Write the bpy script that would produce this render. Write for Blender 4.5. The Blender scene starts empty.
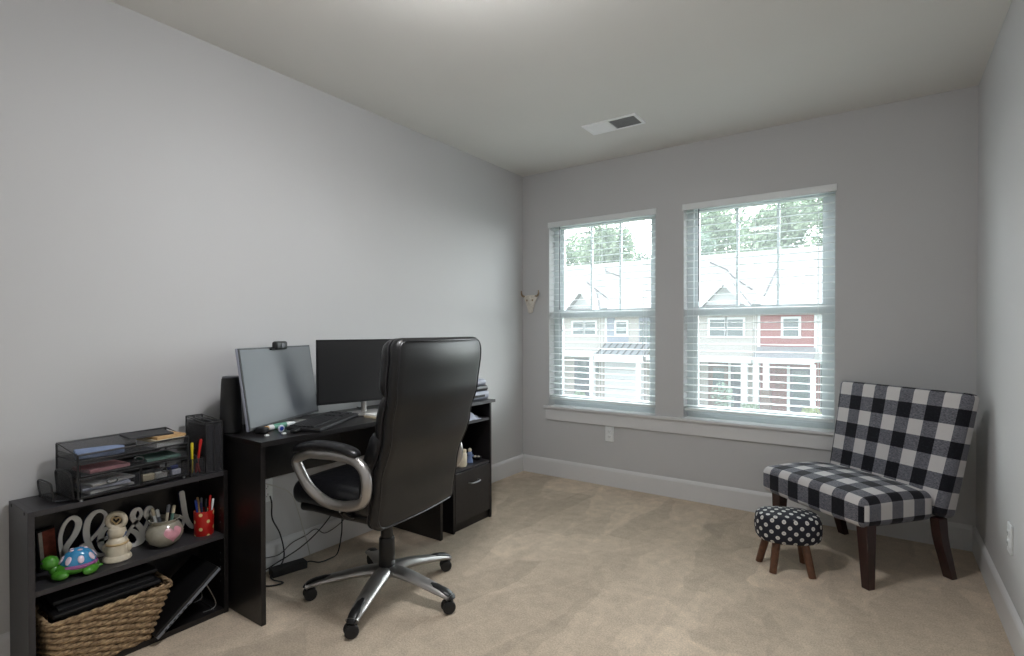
import bpy, math, random
from math import pi, sin, cos, radians as R
from mathutils import Vector as V, Matrix as MX
random.seed(7)
SC = bpy.context.scene
COL = SC.collection

# ------------------------------------------------------------------ materials
def lin(c):
    return tuple(((x/12.92) if x <= 0.04045 else ((x+0.055)/1.055)**2.4) for x in c)
def rgb(r, g, b):
    return lin((r/255, g/255, b/255)) + (1,)
class Mat:
    def __init__(s, name):
        s.m = bpy.data.materials.new(name); s.m.use_nodes = True
        s.n = s.m.node_tree.nodes; s.l = s.m.node_tree.links
        s.b = s.n['Principled BSDF']; s.out = s.n['Material Output']
    def node(s, t, **kw):
        n = s.n.new(t)
        for k, v in kw.items():
            if k in n.inputs: n.inputs[k].default_value = v
            else: setattr(n, k, v)
        return n
    def link(s, a, ao, b, bi): s.l.new(a.outputs[ao], b.inputs[bi])
def pm(name, col, rough=.5, metal=0, spec=.5, noise=0, nscale=30, bump=0, bscale=200, coat=0, sheen=0, bdist=.002):
    M = Mat(name); b = M.b
    b.inputs['Base Color'].default_value = col
    b.inputs['Roughness'].default_value = rough; b.inputs['Metallic'].default_value = metal
    b.inputs['Specular IOR Level'].default_value = spec
    b.inputs['Coat Weight'].default_value = coat; b.inputs['Sheen Weight'].default_value = sheen
    if noise or bump: tc = M.node('ShaderNodeTexCoord')
    if noise:
        t = M.node('ShaderNodeTexNoise', Scale=nscale, Detail=5.0); M.link(tc, 'Object', t, 'Vector')
        r = M.node('ShaderNodeMapRange'); r.inputs[3].default_value = 1-noise; r.inputs[4].default_value = 1+noise
        r.inputs[1].default_value = .25; r.inputs[2].default_value = .75
        M.link(t, 'Fac', r, 0)
        h = M.node('ShaderNodeHueSaturation'); h.inputs['Color'].default_value = col
        M.link(r, 0, h, 'Value'); M.link(h, 0, b, 'Base Color')
    if bump:
        t = M.node('ShaderNodeTexNoise', Scale=bscale, Detail=4.0); M.link(tc, 'Object', t, 'Vector')
        u = M.node('ShaderNodeBump', Strength=bump, Distance=bdist); M.link(t, 'Fac', u, 'Height'); M.link(u, 0, b, 'Normal')
    return M.m

m_wall = pm('wall paint pale grey', rgb(196, 196, 196), .85, spec=.25, noise=.015, nscale=2, bump=.15, bscale=350, bdist=.0006)
m_ceil = pm('ceiling paint', rgb(224, 222, 217), .9, spec=.2, noise=.015, nscale=2, bump=.25, bscale=260, bdist=.001)
m_trim = pm('white trim paint', rgb(216, 216, 216), .4, noise=.01, nscale=8)
m_white = pm('white plastic', rgb(225, 228, 228), .4, noise=.01, nscale=8)
m_ventw = pm('bright white enamel', rgb(243, 243, 243), .4, noise=.01)
m_vinyl = pm('white vinyl window frame', rgb(212, 218, 220), .35, noise=.01, nscale=8)
m_black_lam = pm('black ash laminate', rgb(27, 25, 26), .34, spec=.45, noise=.25, nscale=60, bump=.08, bscale=90)
m_black_lam2 = pm('black laminate edging and painted lit side', rgb(52, 51, 54), .4, noise=.15, nscale=80)  # lighter tone, also paints the light on the bookshelf's left side
m_plastic = pm('black plastic', rgb(20, 20, 21), .38, noise=.1, nscale=40)
m_matte = pm('matte black plastic', rgb(24, 24, 26), .6, noise=.1, nscale=40)
m_grey_pl = pm('grey plastic', rgb(92, 96, 104), .4, noise=.05, nscale=40)
m_wire = pm('black coated wire', rgb(28, 28, 30), .4, noise=.1, nscale=50)
m_leather = pm('black bonded leather', rgb(25, 25, 26), .36, spec=.5, noise=.15, nscale=12, bump=.35, bscale=260, bdist=.0012)
m_leather2 = pm('black leather cushion', rgb(21, 21, 24), .32, spec=.55, noise=.15, nscale=12, bump=.5, bscale=28, bdist=.006)
m_piping = pm('black leather piping', rgb(34, 33, 36), .3, noise=.1, nscale=30)
m_silver = pm('satin silver paint', rgb(176, 173, 170), .32, metal=.75, noise=.05, nscale=20)
m_chrome = pm('polished chrome', rgb(200, 202, 205), .12, metal=1, noise=.02, nscale=20)
m_nickel = pm('brushed nickel', rgb(170, 170, 172), .3, metal=1, noise=.05, nscale=40)
m_screen = pm('monitor glass switched off', rgb(48, 53, 61), .3, spec=1.0, noise=.03, nscale=10)
m_screen2 = pm('matte monitor panel switched off', rgb(38, 38, 39), .33, spec=.5, noise=.03, nscale=10)
m_mahog = pm('dark mahogany stain', rgb(42, 18, 17), .3, noise=.35, nscale=25, coat=.3)
m_stoolwood = pm('walnut stained wood', rgb(94, 62, 43), .5, noise=.3, nscale=45)
m_paper = pm('white paper', rgb(222, 222, 220), .8, noise=.02)
m_blueenv = pm('pale blue booklet card', rgb(124, 140, 172), .7, noise=.03)
m_tan = pm('tan notebook cover', rgb(186, 150, 104), .7, noise=.08)
m_cream = pm('cream page edges', rgb(216, 204, 176), .8, noise=.05, nscale=80)
m_lapedge = pm('silver grey laptop shell', rgb(128, 132, 140), .4, metal=.3, noise=.05)
m_folder = pm('dark grey folder', rgb(42, 43, 46), .5, noise=.08)
m_pink = pm('faded pink paper', rgb(186, 130, 134), .8, noise=.08, nscale=60)
m_green_p = pm('teal green paper', rgb(92, 132, 118), .8, noise=.08)
m_yellow = pm('yellow plastic', rgb(214, 196, 40), .4, noise=.04)
m_red = pm('red plastic', rgb(190, 30, 26), .4, noise=.04)
m_blue = pm('blue plastic', rgb(38, 66, 150), .4, noise=.04)
m_signw = pm('white painted wood lettering', rgb(240, 239, 234), .6, noise=.04)
m_signe = pm('navy painted lettering edge', rgb(22, 28, 60), .5, noise=.04)
m_turtle = pm('glossy green ceramic', rgb(72, 140, 44), .15, noise=.1, nscale=20, coat=.5)
m_shellb = pm('glossy sky blue ceramic', rgb(64, 146, 196), .15, noise=.12, nscale=40, coat=.5)
m_shellp = pm('pink ceramic glaze', rgb(226, 208, 222), .2, noise=.08, coat=.5)
m_shellrim = pm('mauve ceramic rim', rgb(150, 86, 140), .2, noise=.08, coat=.5)
m_cream_cer = pm('cream ceramic', rgb(212, 202, 180), .35, noise=.12, nscale=45)
m_gold = pm('tan glaze', rgb(196, 172, 130), .4, noise=.1)
m_bluegl = pm('grey blue glaze', rgb(110, 130, 170), .35, noise=.1)
m_photo = pm('red brown photo print', rgb(150, 78, 60), .5, noise=.8, nscale=28)
m_glassball = pm('pearl glass bowl', rgb(160, 156, 142), .12, spec=.6, noise=.28, nscale=26, coat=.6)
m_heart = pm('pink heart enamel', rgb(206, 146, 158), .35, noise=.15, nscale=60)
m_cabbrown = pm('dark drawer front laminate', rgb(38, 35, 35), .4, noise=.2, nscale=60)
m_printer = pm('light grey printer shell', rgb(152, 156, 170), .4, noise=.04)
m_cloth_w = pm('white crumpled cloth', rgb(200, 205, 222), .8, noise=.06)
m_steel_d = pm('grey steel louvre', rgb(150, 150, 150), .5, noise=.1)
m_skull = pm('bleached bone resin', rgb(216, 210, 198), .6, noise=.15, nscale=80)
m_horn = pm('tan horn resin', rgb(150, 130, 104), .55, noise=.2, nscale=80)
m_cable_w = pm('light grey cable', rgb(190, 188, 180), .5, noise=.03)
def slat_mat():
    M = Mat('white pvc slat'); M.b.inputs['Base Color'].default_value = rgb(232, 235, 235); M.b.inputs['Roughness'].default_value = .45
    tl = M.node('ShaderNodeBsdfTranslucent'); tl.inputs[0].default_value = rgb(235, 240, 240); mx = M.node('ShaderNodeMixShader'); mx.inputs[0].default_value = .3
    M.link(M.b, 0, mx, 1); M.link(tl, 0, mx, 2); M.link(mx, 0, M.out, 0); return M.m
m_slat = slat_mat()
m_wandm = pm('smoked plastic wand', rgb(96, 100, 108), .3, noise=.05)
m_teal = pm('teal tube print', rgb(96, 150, 130), .4, noise=.1, nscale=80)
m_keys = pm('black keycaps', rgb(31, 31, 34), .55, noise=.1, nscale=60)
m_navy_pl = pm('dark navy plastic', rgb(24, 26, 62), .45, noise=.1)

def mesh_fabric(name, col, alpha):
    M = Mat(name); M.b.inputs['Base Color'].default_value = col; M.b.inputs['Roughness'].default_value = .5
    tc = M.node('ShaderNodeTexCoord'); t = M.node('ShaderNodeTexNoise', Scale=900.0, Detail=1.0); M.link(tc, 'Object', t, 'Vector')
    tr = M.node('ShaderNodeBsdfTransparent'); mx = M.node('ShaderNodeMixShader')
    r = M.node('ShaderNodeMapRange'); r.inputs[1].default_value = .3; r.inputs[2].default_value = .7
    r.inputs[3].default_value = alpha-.12; r.inputs[4].default_value = alpha+.12
    M.link(t, 'Fac', r, 0); M.link(r, 0, mx, 0); M.link(tr, 0, mx, 1); M.link(M.b, 0, mx, 2); M.link(mx, 0, M.out, 0)
    return M.m
m_mesh = mesh_fabric('black perforated steel mesh', rgb(58, 59, 63), .42)
m_mesh_open = mesh_fabric('open black steel mesh', rgb(58, 59, 63), .26)

def carpet_mat():
    M = Mat('beige cut pile carpet'); tc = M.node('ShaderNodeTexCoord'); b = M.b
    b.inputs['Roughness'].default_value = 1; b.inputs['Specular IOR Level'].default_value = .05; b.inputs['Sheen Weight'].default_value = .1
    def mr(src, out, a, b_, c, d):
        r = M.node('ShaderNodeMapRange'); r.inputs[1].default_value = a; r.inputs[2].default_value = b_
        r.inputs[3].default_value = c; r.inputs[4].default_value = d; M.link(src, out, r, 0); return r
    warp = M.node('ShaderNodeTexNoise', Scale=3.0, Detail=3.0); M.link(tc, 'Object', warp, 'Vector')
    outs = []
    # brushed pile: overlapping stroke shaped patches lying in different directions
    for ang, sc, sx in ((.5, 3.4, .30), (-.75, 2.8, .34), (1.5, 4.2, .5)):
        mixv = M.node('ShaderNodeMixRGB'); mixv.inputs[0].default_value = .12
        M.link(tc, 'Object', mixv, 1); M.link(warp, 'Color', mixv, 2)
        mp = M.node('ShaderNodeMapping'); mp.inputs['Rotation'].default_value = (0, 0, ang); mp.inputs['Scale'].default_value = (1, sx, 1)
        M.link(mixv, 0, mp, 'Vector')
        vo = M.node('ShaderNodeTexVoronoi', Scale=sc); vo.feature = 'SMOOTH_F1'; vo.inputs['Smoothness'].default_value = .04; M.link(mp, 0, vo, 'Vector')
        sep = M.node('ShaderNodeSeparateColor'); M.link(vo, 'Color', sep, 0)
        outs.append(mr(sep, 0, 0, 1, .90, 1.10))
    for ang, sc in ((.9, 1.5), (-.4, 2.1)):      # pale lines where the pile was pushed over
        mixv = M.node('ShaderNodeMixRGB'); mixv.inputs[0].default_value = .1
        M.link(tc, 'Object', mixv, 1); M.link(warp, 'Color', mixv, 2)
        mp = M.node('ShaderNodeMapping'); mp.inputs['Rotation'].default_value = (0, 0, ang); mp.inputs['Scale'].default_value = (1, .55, 1); M.link(mixv, 0, mp, 'Vector')
        vo = M.node('ShaderNodeTexVoronoi', Scale=sc*1.6); vo.feature = 'DISTANCE_TO_EDGE'; M.link(mp, 0, vo, 'Vector')
        outs.append(mr(vo, 'Distance', 0, .045, 1.06, 1.0))
    big = M.node('ShaderNodeTexNoise', Scale=13.0, Detail=8.0, Roughness=.72); M.link(tc, 'Object', big, 'Vector')
    fine = M.node('ShaderNodeTexNoise', Scale=150.0, Detail=3.0, Roughness=.8); M.link(tc, 'Object', fine, 'Vector')
    outs.append(mr(big, 'Fac', .3, .7, .86, 1.14)); outs.append(mr(fine, 'Fac', .3, .7, .74, 1.26))
    cur = outs[0]
    for o in outs[1:]:
        m1 = M.node('ShaderNodeMath', operation='MULTIPLY'); M.link(cur, 0, m1, 0); M.link(o, 0, m1, 1); cur = m1
    h = M.node('ShaderNodeHueSaturation'); h.inputs['Color'].default_value = rgb(*CARPET)
    M.link(cur, 0, h, 'Value'); M.link(h, 0, b, 'Base Color')
    u = M.node('ShaderNodeBump', Strength=.45, Distance=.004); M.link(fine, 'Fac', u, 'Height'); M.link(u, 0, b, 'Normal')
    return M.m
CARPET = (193, 177, 157)
m_carpet = carpet_mat()

def plaid_mat(p):
    M = Mat('black and white buffalo check weave'); uv = M.node('ShaderNodeUVMap'); sp = M.node('ShaderNodeSeparateXYZ'); M.link(uv, 0, sp, 0)
    def stripe(o, off):
        a = M.node('ShaderNodeMath', operation='ADD'); a.inputs[1].default_value = off+100*p; M.link(sp, o, a, 0)
        d = M.node('ShaderNodeMath', operation='DIVIDE'); d.inputs[1].default_value = p; M.link(a, 0, d, 0)
        f = M.node('ShaderNodeMath', operation='FRACT'); M.link(d, 0, f, 0)
        g = M.node('ShaderNodeMath', operation='GREATER_THAN'); g.inputs[1].default_value = .5; M.link(f, 0, g, 0)
        return g
    a = stripe('X', PLX); c = stripe('Y', PLY)
    s = M.node('ShaderNodeMath', operation='ADD'); M.link(a, 0, s, 0); M.link(c, 0, s, 1)
    h = M.node('ShaderNodeMath', operation='MULTIPLY'); h.inputs[1].default_value = .5; M.link(s, 0, h, 0)
    # threads: the half tone squares are a weave of black and white yarn
    tc = M.node('ShaderNodeTexCoord'); mp = M.node('ShaderNodeMapping'); mp.inputs['Scale'].default_value = (420, 90, 420)
    M.link(tc, 'Object', mp, 'Vector'); n = M.node('ShaderNodeTexNoise', Scale=1.0, Detail=2.0); M.link(mp, 0, n, 'Vector')
    mr = M.node('ShaderNodeMapRange'); mr.inputs[1].default_value = .3; mr.inputs[2].default_value = .7; mr.inputs[3].default_value = -.13; mr.inputs[4].default_value = .13
    M.link(n, 'Fac', mr, 0); ad = M.node('ShaderNodeMath', operation='ADD'); M.link(h, 0, ad, 0); M.link(mr, 0, ad, 1)
    cr = M.node('ShaderNodeValToRGB'); e = cr.color_ramp.elements
    e[0].position = 0.08; e[0].color = rgb(200, 197, 196); e[1].position = .95; e[1].color = rgb(24, 24, 30)
    k = e.new(.36); k.color = rgb(130, 130, 136); k = e.new(.62); k.color = rgb(72, 73, 82)
    M.link(ad, 0, cr, 0); M.link(cr, 0, M.b, 'Base Color')
    M.b.inputs['Roughness'].default_value = .9; M.b.inputs['Specular IOR Level'].default_value = .15; M.b.inputs['Sheen Weight'].default_value = .1
    u = M.node('ShaderNodeBump', Strength=.3, Distance=.002); M.link(n, 'Fac', u, 'Height'); M.link(u, 0, M.b, 'Normal')
    return M.m
PLX, PLY = .052, .094
m_plaid = plaid_mat(.155)

def dots_mat(name, base, dots, scale, rad, ring=None, rough=.8):
    # staggered dots laid out in UV metres
    M = Mat(name); uv = M.node('ShaderNodeUVMap'); b = M.b; b.inputs['Roughness'].default_value = rough
    def cell(off):
        a = M.node('ShaderNodeVectorMath', operation='SCALE'); a.inputs['Scale'].default_value = scale; M.link(uv, 0, a, 0)
        c = M.node('ShaderNodeVectorMath', operation='ADD'); c.inputs[1].default_value = (off+50, off+50, 0); M.link(a, 0, c, 0)
        f = M.node('ShaderNodeVectorMath', operation='FRACTION'); M.link(c, 0, f, 0)
        g = M.node('ShaderNodeVectorMath', operation='DISTANCE'); g.inputs[1].default_value = (.5, .5, 0); M.link(f, 0, g, 0)
        return g
    g1 = cell(0); g2 = cell(.5)
    mn = M.node('ShaderNodeMath', operation='MINIMUM'); M.link(g1, 'Value', mn, 0); M.link(g2, 'Value', mn, 1)
    cr = M.node('ShaderNodeValToRGB'); cr.color_ramp.interpolation = 'LINEAR'; e = cr.color_ramp.elements
    e[0].position = 0; e[0].color = ring or dots; e[1].position = rad+.03; e[1].color = base
    k = e.new(rad*.45); k.color = ring or dots; k = e.new(rad*.55); k.color = dots; k = e.new(rad-.01); k.color = dots
    M.link(mn, 0, cr, 0); M.link(cr, 0, b, 'Base Color'); return M.m
m_dots = dots_mat('navy cotton with white ring dots', rgb(24, 26, 38), rgb(212, 210, 204), 1/.053, .165, ring=rgb(176, 176, 180))
m_cupdots = dots_mat('red enamel with dots', rgb(186, 30, 26), rgb(232, 214, 150), 1/.060, .11, rough=.3)

def weave_mat():
    M = Mat('seagrass rope'); tc = M.node('ShaderNodeTexCoord')
    n = M.node('ShaderNodeTexNoise', Scale=70.0, Detail=4.0); M.link(tc, 'Object', n, 'Vector')
    cr = M.node('ShaderNodeValToRGB'); e = cr.color_ramp.elements
    e[0].position = .3; e[0].color = rgb(104, 82, 60); e[1].position = .7; e[1].color = rgb(192, 164, 126)
    M.link(n, 'Fac', cr, 0); M.link(cr, 0, M.b, 'Base Color'); M.b.inputs['Roughness'].default_value = .8
    u = M.node('ShaderNodeBump', Strength=.5, Distance=.002); M.link(n, 'Fac', u, 'Height'); M.link(u, 0, M.b, 'Normal')
    return M.m
m_rope = weave_mat()

GLARE_VEIL = .03      # whitish veil mixed into the panes to imitate glare
def glass_mat():
    M = Mat('window glass with glare veil'); tr = M.node('ShaderNodeBsdfTransparent'); gl = M.node('ShaderNodeBsdfGlossy', Roughness=.0)
    tr.inputs[0].default_value = (.94, .96, .95, 1)
    fr = M.node('ShaderNodeLayerWeight', Blend=.25); mx = M.node('ShaderNodeMixShader')
    veil = M.node('ShaderNodeBsdfTranslucent'); veil.inputs[0].default_value = (.95, 1, 1, 1); dm = M.node('ShaderNodeMixShader'); dm.inputs[0].default_value = GLARE_VEIL
    M.link(tr, 0, dm, 1); M.link(veil, 0, dm, 2)
    mm = M.node('ShaderNodeMath', operation='MULTIPLY'); mm.inputs[1].default_value = .35
    M.link(fr, 'Fresnel', mm, 0); M.link(mm, 0, mx, 0); M.link(dm, 0, mx, 1); M.link(gl, 0, mx, 2); M.link(mx, 0, M.out, 0)
    M.n.remove(M.b); return M.m
m_glass = glass_mat()

def siding(name, col, step=.16):
    M = Mat(name); tc = M.node('ShaderNodeTexCoord'); sp = M.node('ShaderNodeSeparateXYZ'); M.link(tc, 'Object', sp, 0)
    d = M.node('ShaderNodeMath', operation='DIVIDE'); d.inputs[1].default_value = step; M.link(sp, 'Z', d, 0)
    f = M.node('ShaderNodeMath', operation='FRACT'); M.link(d, 0, f, 0)
    u = M.node('ShaderNodeBump', Strength=.7, Distance=.02); M.link(f, 0, u, 'Height'); M.link(u, 0, M.b, 'Normal')
    n = M.node('ShaderNodeTexNoise', Scale=3.0, Detail=3.0); M.link(tc, 'Object', n, 'Vector')
    mr = M.node('ShaderNodeMapRange'); mr.inputs[3].default_value = .93; mr.inputs[4].default_value = 1.07; M.link(n, 'Fac', mr, 0)
    h = M.node('ShaderNodeHueSaturation'); h.inputs['Color'].default_value = col; M.link(mr, 0, h, 'Value'); M.link(h, 0, M.b, 'Base Color')
    M.b.inputs['Roughness'].default_value = .8; return M.m
def brick(name, col, mortar):
    M = Mat(name); tc = M.node('ShaderNodeTexCoord'); mp = M.node('ShaderNodeMapping'); mp.inputs['Rotation'].default_value = (pi/2, 0, 0)
    M.link(tc, 'Object', mp, 0)
    br = M.node('ShaderNodeTexBrick', Scale=4.0); br.inputs['Color1'].default_value = col
    br.inputs['Color2'].default_value = tuple(x*.8 for x in col[:3])+(1,); br.inputs['Mortar'].default_value = mortar
    M.link(mp, 0, br, 'Vector'); M.link(br, 'Color', M.b, 'Base Color'); M.b.inputs['Roughness'].default_value = .9; return M.m
m_sid_c = siding('greige lap siding', rgb(160, 157, 152))
m_sid_g = siding('slate lap siding', rgb(128, 134, 146))
m_sid_r = siding('brick red lap siding', rgb(138, 80, 78))
m_brick = brick('red brick veneer', rgb(120, 50, 42), rgb(140, 130, 125))
m_brick_b = brick('brown brick veneer', rgb(96, 70, 62), rgb(130, 122, 116))
m_ext_trim = pm('white exterior trim', rgb(205, 208, 210), .6, noise=.02)
m_roof = pm('pale grey shingles', rgb(138, 136, 135), .9, noise=.12, nscale=6)
m_flash = pm('dark roof flashing', rgb(70, 70, 72), .7, noise=.1)
m_metroof = pm('grey standing seam metal', rgb(120, 124, 128), .4, noise=.1, nscale=2)
m_ext_glass = pm('reflective dark house glass', rgb(58, 76, 78), .08, spec=.7, noise=.1, nscale=2)
m_ext_door = pm('dark grey door paint', rgb(66, 72, 82), .5, noise=.05)
m_garage = pm('white garage door', rgb(200, 202, 206), .6, noise=.02)
m_grass = pm('lawn grass', rgb(70, 92, 44), 1, noise=.3, nscale=3)
m_asph = pm('asphalt', rgb(96, 96, 98), 1, noise=.12, nscale=5)
m_conc = pm('concrete drive', rgb(160, 157, 150), 1, noise=.1, nscale=3)
m_mulch = pm('reddish mulch', rgb(104, 66, 58), 1, noise=.4, nscale=12)
m_bark = pm('tree bark', rgb(72, 58, 46), 1, noise=.3, nscale=10)
def leafm(name, a, b):
    M = Mat(name); tc = M.node('ShaderNodeTexCoord'); n = M.node('ShaderNodeTexNoise', Scale=.8, Detail=5.0); M.link(tc, 'Object', n, 'Vector')
    cr = M.node('ShaderNodeValToRGB'); e = cr.color_ramp.elements; e[0].position = .35; e[0].color = a; e[1].position = .65; e[1].color = b
    M.link(n, 'Fac', cr, 0); M.link(cr, 0, M.b, 'Base Color'); M.b.inputs['Roughness'].default_value = .8; return M.m
m_leaf1 = leafm('mid green foliage', rgb(108, 130, 106), rgb(158, 176, 148))  # tree greens paled to build glare haze into the colour
m_leaf2 = leafm('blue green foliage', rgb(102, 126, 112), rgb(148, 168, 150))
m_leaf3 = leafm('yellow green foliage', rgb(130, 146, 92), rgb(178, 186, 132))
def emis(name, col, st):
    M = Mat(name); M.b.inputs['Base Color'].default_value = (.8, .8, .8, 1)
    M.b.inputs['Emission Color'].default_value = col; M.b.inputs['Emission Strength'].default_value = st; return M.m
LAMP = 40.0
FILL_SHADE = 1.0
FILL_BULB = 38.0
m_lampglass = emis('lit frosted lamp glass', (.98, .98, 1, 1), LAMP)

m_shade = emis('glowing fill lamp shade', (.98, .98, 1, 1), FILL_SHADE)
m_bulb = emis('glowing fill lamp bulb', (.98, .98, 1, 1), FILL_BULB)
# ------------------------------------------------------------------ mesh builder
class MB:
    def __init__(s): s.v = []; s.f = []; s.uv = []
    def add(s, vs, fs, M=None, uvs=None):
        k = len(s.v)
        for p in vs:
            p = V(p); s.v.append(M @ p if M else p)
        for i, f in enumerate(fs):
            s.f.append(tuple(k+j for j in f)); s.uv.append(uvs[i] if uvs else [(0, 0)]*len(f))
        return s
    def box(s, x0, x1, y0, y1, z0, z1, M=None):
        vs = [(x, y, z) for z in (z0, z1) for y in (y0, y1) for x in (x0, x1)]
        return s.add(vs, [(0, 2, 3, 1), (4, 5, 7, 6), (0, 1, 5, 4), (2, 6, 7, 3), (0, 4, 6, 2), (1, 3, 7, 5)], M)
    def tube(s, pts, r, seg=10, closed=False, flat=1.0, up=(0, 0, 1), caps=True):
        pts = [V(p) for p in pts]; n = len(pts); rs = r if isinstance(r, (list, tuple)) else [r]*n
        fl = flat if isinstance(flat, (list, tuple)) else [flat]*n
        k = len(s.v); up = V(up); prev = None
        for i, p in enumerate(pts):
            a = pts[(i-1) % n] if (closed or i > 0) else p; b = pts[(i+1) % n] if (closed or i < n-1) else p
            t = (b-a).normalized()
            if prev is None:
                w = up.cross(t)
                if w.length < .1: w = V((1, 0, 0)).cross(t)
                if w.length < .1: w = V((0, 1, 0)).cross(t)
            else:
                w = prev - t*prev.dot(t)
            w.normalize(); prev = w; q = t.cross(w)
            for j in range(seg):
                an = 2*pi*j/seg; s.v.append(p + w*cos(an)*rs[i] + q*sin(an)*rs[i]*fl[i])
        m = n if closed else n-1
        for i in range(m):
            for j in range(seg):
                a = k+i*seg+j; b = k+i*seg+(j+1) % seg; c = k+((i+1) % n)*seg+(j+1) % seg; d = k+((i+1) % n)*seg+j
                s.f.append((a, b, c, d)); s.uv.append([(0, 0)]*4)
        if not closed and caps:
            s.f.append(tuple(k+j for j in reversed(range(seg)))); s.uv.append([(0, 0)]*seg)
            s.f.append(tuple(k+(n-1)*seg+j for j in range(seg))); s.uv.append([(0, 0)]*seg)
        return s
    def cyl(s, p0, p1, r0, r1=None, seg=20):
        return s.tube([p0, p1], [r0, r0 if r1 is None else r1], seg)
    def lathe(s, prof, c=(0, 0, 0), seg=32, M=None, sx=1, sy=1, uvr=0):
        vs = []; n = len(prof)
        for r, z in prof:
            for j in range(seg):
                a = 2*pi*j/seg; vs.append((c[0]+r*cos(a)*sx, c[1]+r*sin(a)*sy, c[2]+z))
        fs = []; uv = []
        for i in range(n-1):
            for j in range(seg):
                fs.append((i*seg+j, i*seg+(j+1) % seg, (i+1)*seg+(j+1) % seg, (i+1)*seg+j))
                u0 = 2*pi*j/seg*uvr; u1 = 2*pi*(j+1)/seg*uvr
                uv.append([(u0, prof[i][1]), (u1, prof[i][1]), (u1, prof[i+1][1]), (u0, prof[i+1][1])])
        if prof[0][0] > 1e-6: fs.append(tuple(reversed(range(seg)))); uv.append([(0, 0)]*seg)
        if prof[-1][0] > 1e-6: fs.append(tuple((n-1)*seg+j for j in range(seg))); uv.append([(0, 0)]*seg)
        return s.add(vs, fs, M, uv)
    def ell(s, c, rx, ry, rz, M=None, seg=20, rings=12):
        prof = [(max(sin(pi*i/rings), 0), -cos(pi*i/rings)*rz) for i in range(rings+1)]
        prof[0] = (0, -rz); prof[-1] = (0, rz)
        return s.lathe(prof, c, seg, M, rx, ry)
    def prism(s, poly, z0, z1, M=None):
        n = len(poly); vs = [(x, y, z0) for x, y in poly]+[(x, y, z1) for x, y in poly]
        fs = [tuple(reversed(range(n))), tuple(range(n, 2*n))]+[(i, (i+1) % n, n+(i+1) % n, n+i) for i in range(n)]
        return s.add(vs, fs, M)
    def rbox(s, h, r, n=6, M=None, warp=None, uvf=None, ksub=3):
        """rounded box, half sizes h, corner radius r, grid n per flat span, uvf(p, face_normal)->uv in unwarped metres"""
        def line(hh):
            flat = [-(hh-r)+2*(hh-r)*i/n for i in range(n+1)]
            e = [r*math.tan(pi/4*j/ksub) for j in range(1, ksub+1)]
            return [-(hh-r)-x for x in reversed(e)]+flat+[(hh-r)+x for x in e]
        L = [line(x) for x in h]
        def rp(p):
            q = V([max(-(h[i]-r), min(h[i]-r, p[i])) for i in range(3)]); d = p-q
            return q+d.normalized()*r if d.length > 1e-9 else q
        for ax in range(3):
            a, b = (ax+1) % 3, (ax+2) % 3
            for sg in (-1, 1):
                vs = []; raw = []
                for x in L[a]:
                    for y in L[b]:
                        p = V((0, 0, 0)); p[ax] = sg*h[ax]; p[a] = x; p[b] = y
                        raw.append(p.copy()); w = rp(p); vs.append(warp(w) if warp else w)
                nb = len(L[b]); fs = []; uv = []; nrm = V((0, 0, 0)); nrm[ax] = sg
                for i in range(len(L[a])-1):
                    for j in range(nb-1):
                        f = (i*nb+j, (i+1)*nb+j, (i+1)*nb+j+1, i*nb+j+1)
                        if sg < 0: f = tuple(reversed(f))
                        fs.append(f); uv.append([uvf(raw[q], nrm) for q in f] if uvf else [(0, 0)]*4)
                s.add(vs, fs, M, uv)
        return s
    def build(s, name, mat, parent=None, origin=None, smooth=35, bevel=0, bseg=2, merge=True, sub=0):
        root = parent
        while root is not None and root.parent is not None: root = root.parent
        o = V(origin) if origin is not None else (V(root.location) if root is not None else V((0, 0, 0)))
        me = bpy.data.meshes.new(name)
        if root is not None and root.get('_local'): o = V((0, 0, 0))
        me.from_pydata([tuple(p-o) for p in s.v], [], s.f)
        ul = me.uv_layers.new(name='UVMap'); i = 0
        flat = []
        for u in s.uv:
            for c in u: flat += [c[0], c[1]]
        ul.data.foreach_set('uv', flat)
        if merge:
            import bmesh
            bm = bmesh.new(); bm.from_mesh(me); bmesh.ops.remove_doubles(bm, verts=bm.verts, dist=1e-5)
            bmesh.ops.recalc_face_normals(bm, faces=bm.faces); bm.to_mesh(me); bm.free()
        if smooth:
            me.shade_smooth(); me.set_sharp_from_angle(angle=R(smooth))
        me.materials.append(mat); ob = bpy.data.objects.new(name, me); COL.objects.link(ob)
        if parent is not None: ob.parent = parent
        elif origin is not None: ob.location = o
        if bevel:
            b = ob.modifiers.new('bevel', 'BEVEL'); b.width = bevel; b.segments = bseg; b.limit_method = 'ANGLE'; b.angle_limit = R(40)
        if sub:
            b = ob.modifiers.new('sub', 'SUBSURF'); b.levels = sub; b.render_levels = sub
        return ob

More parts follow.
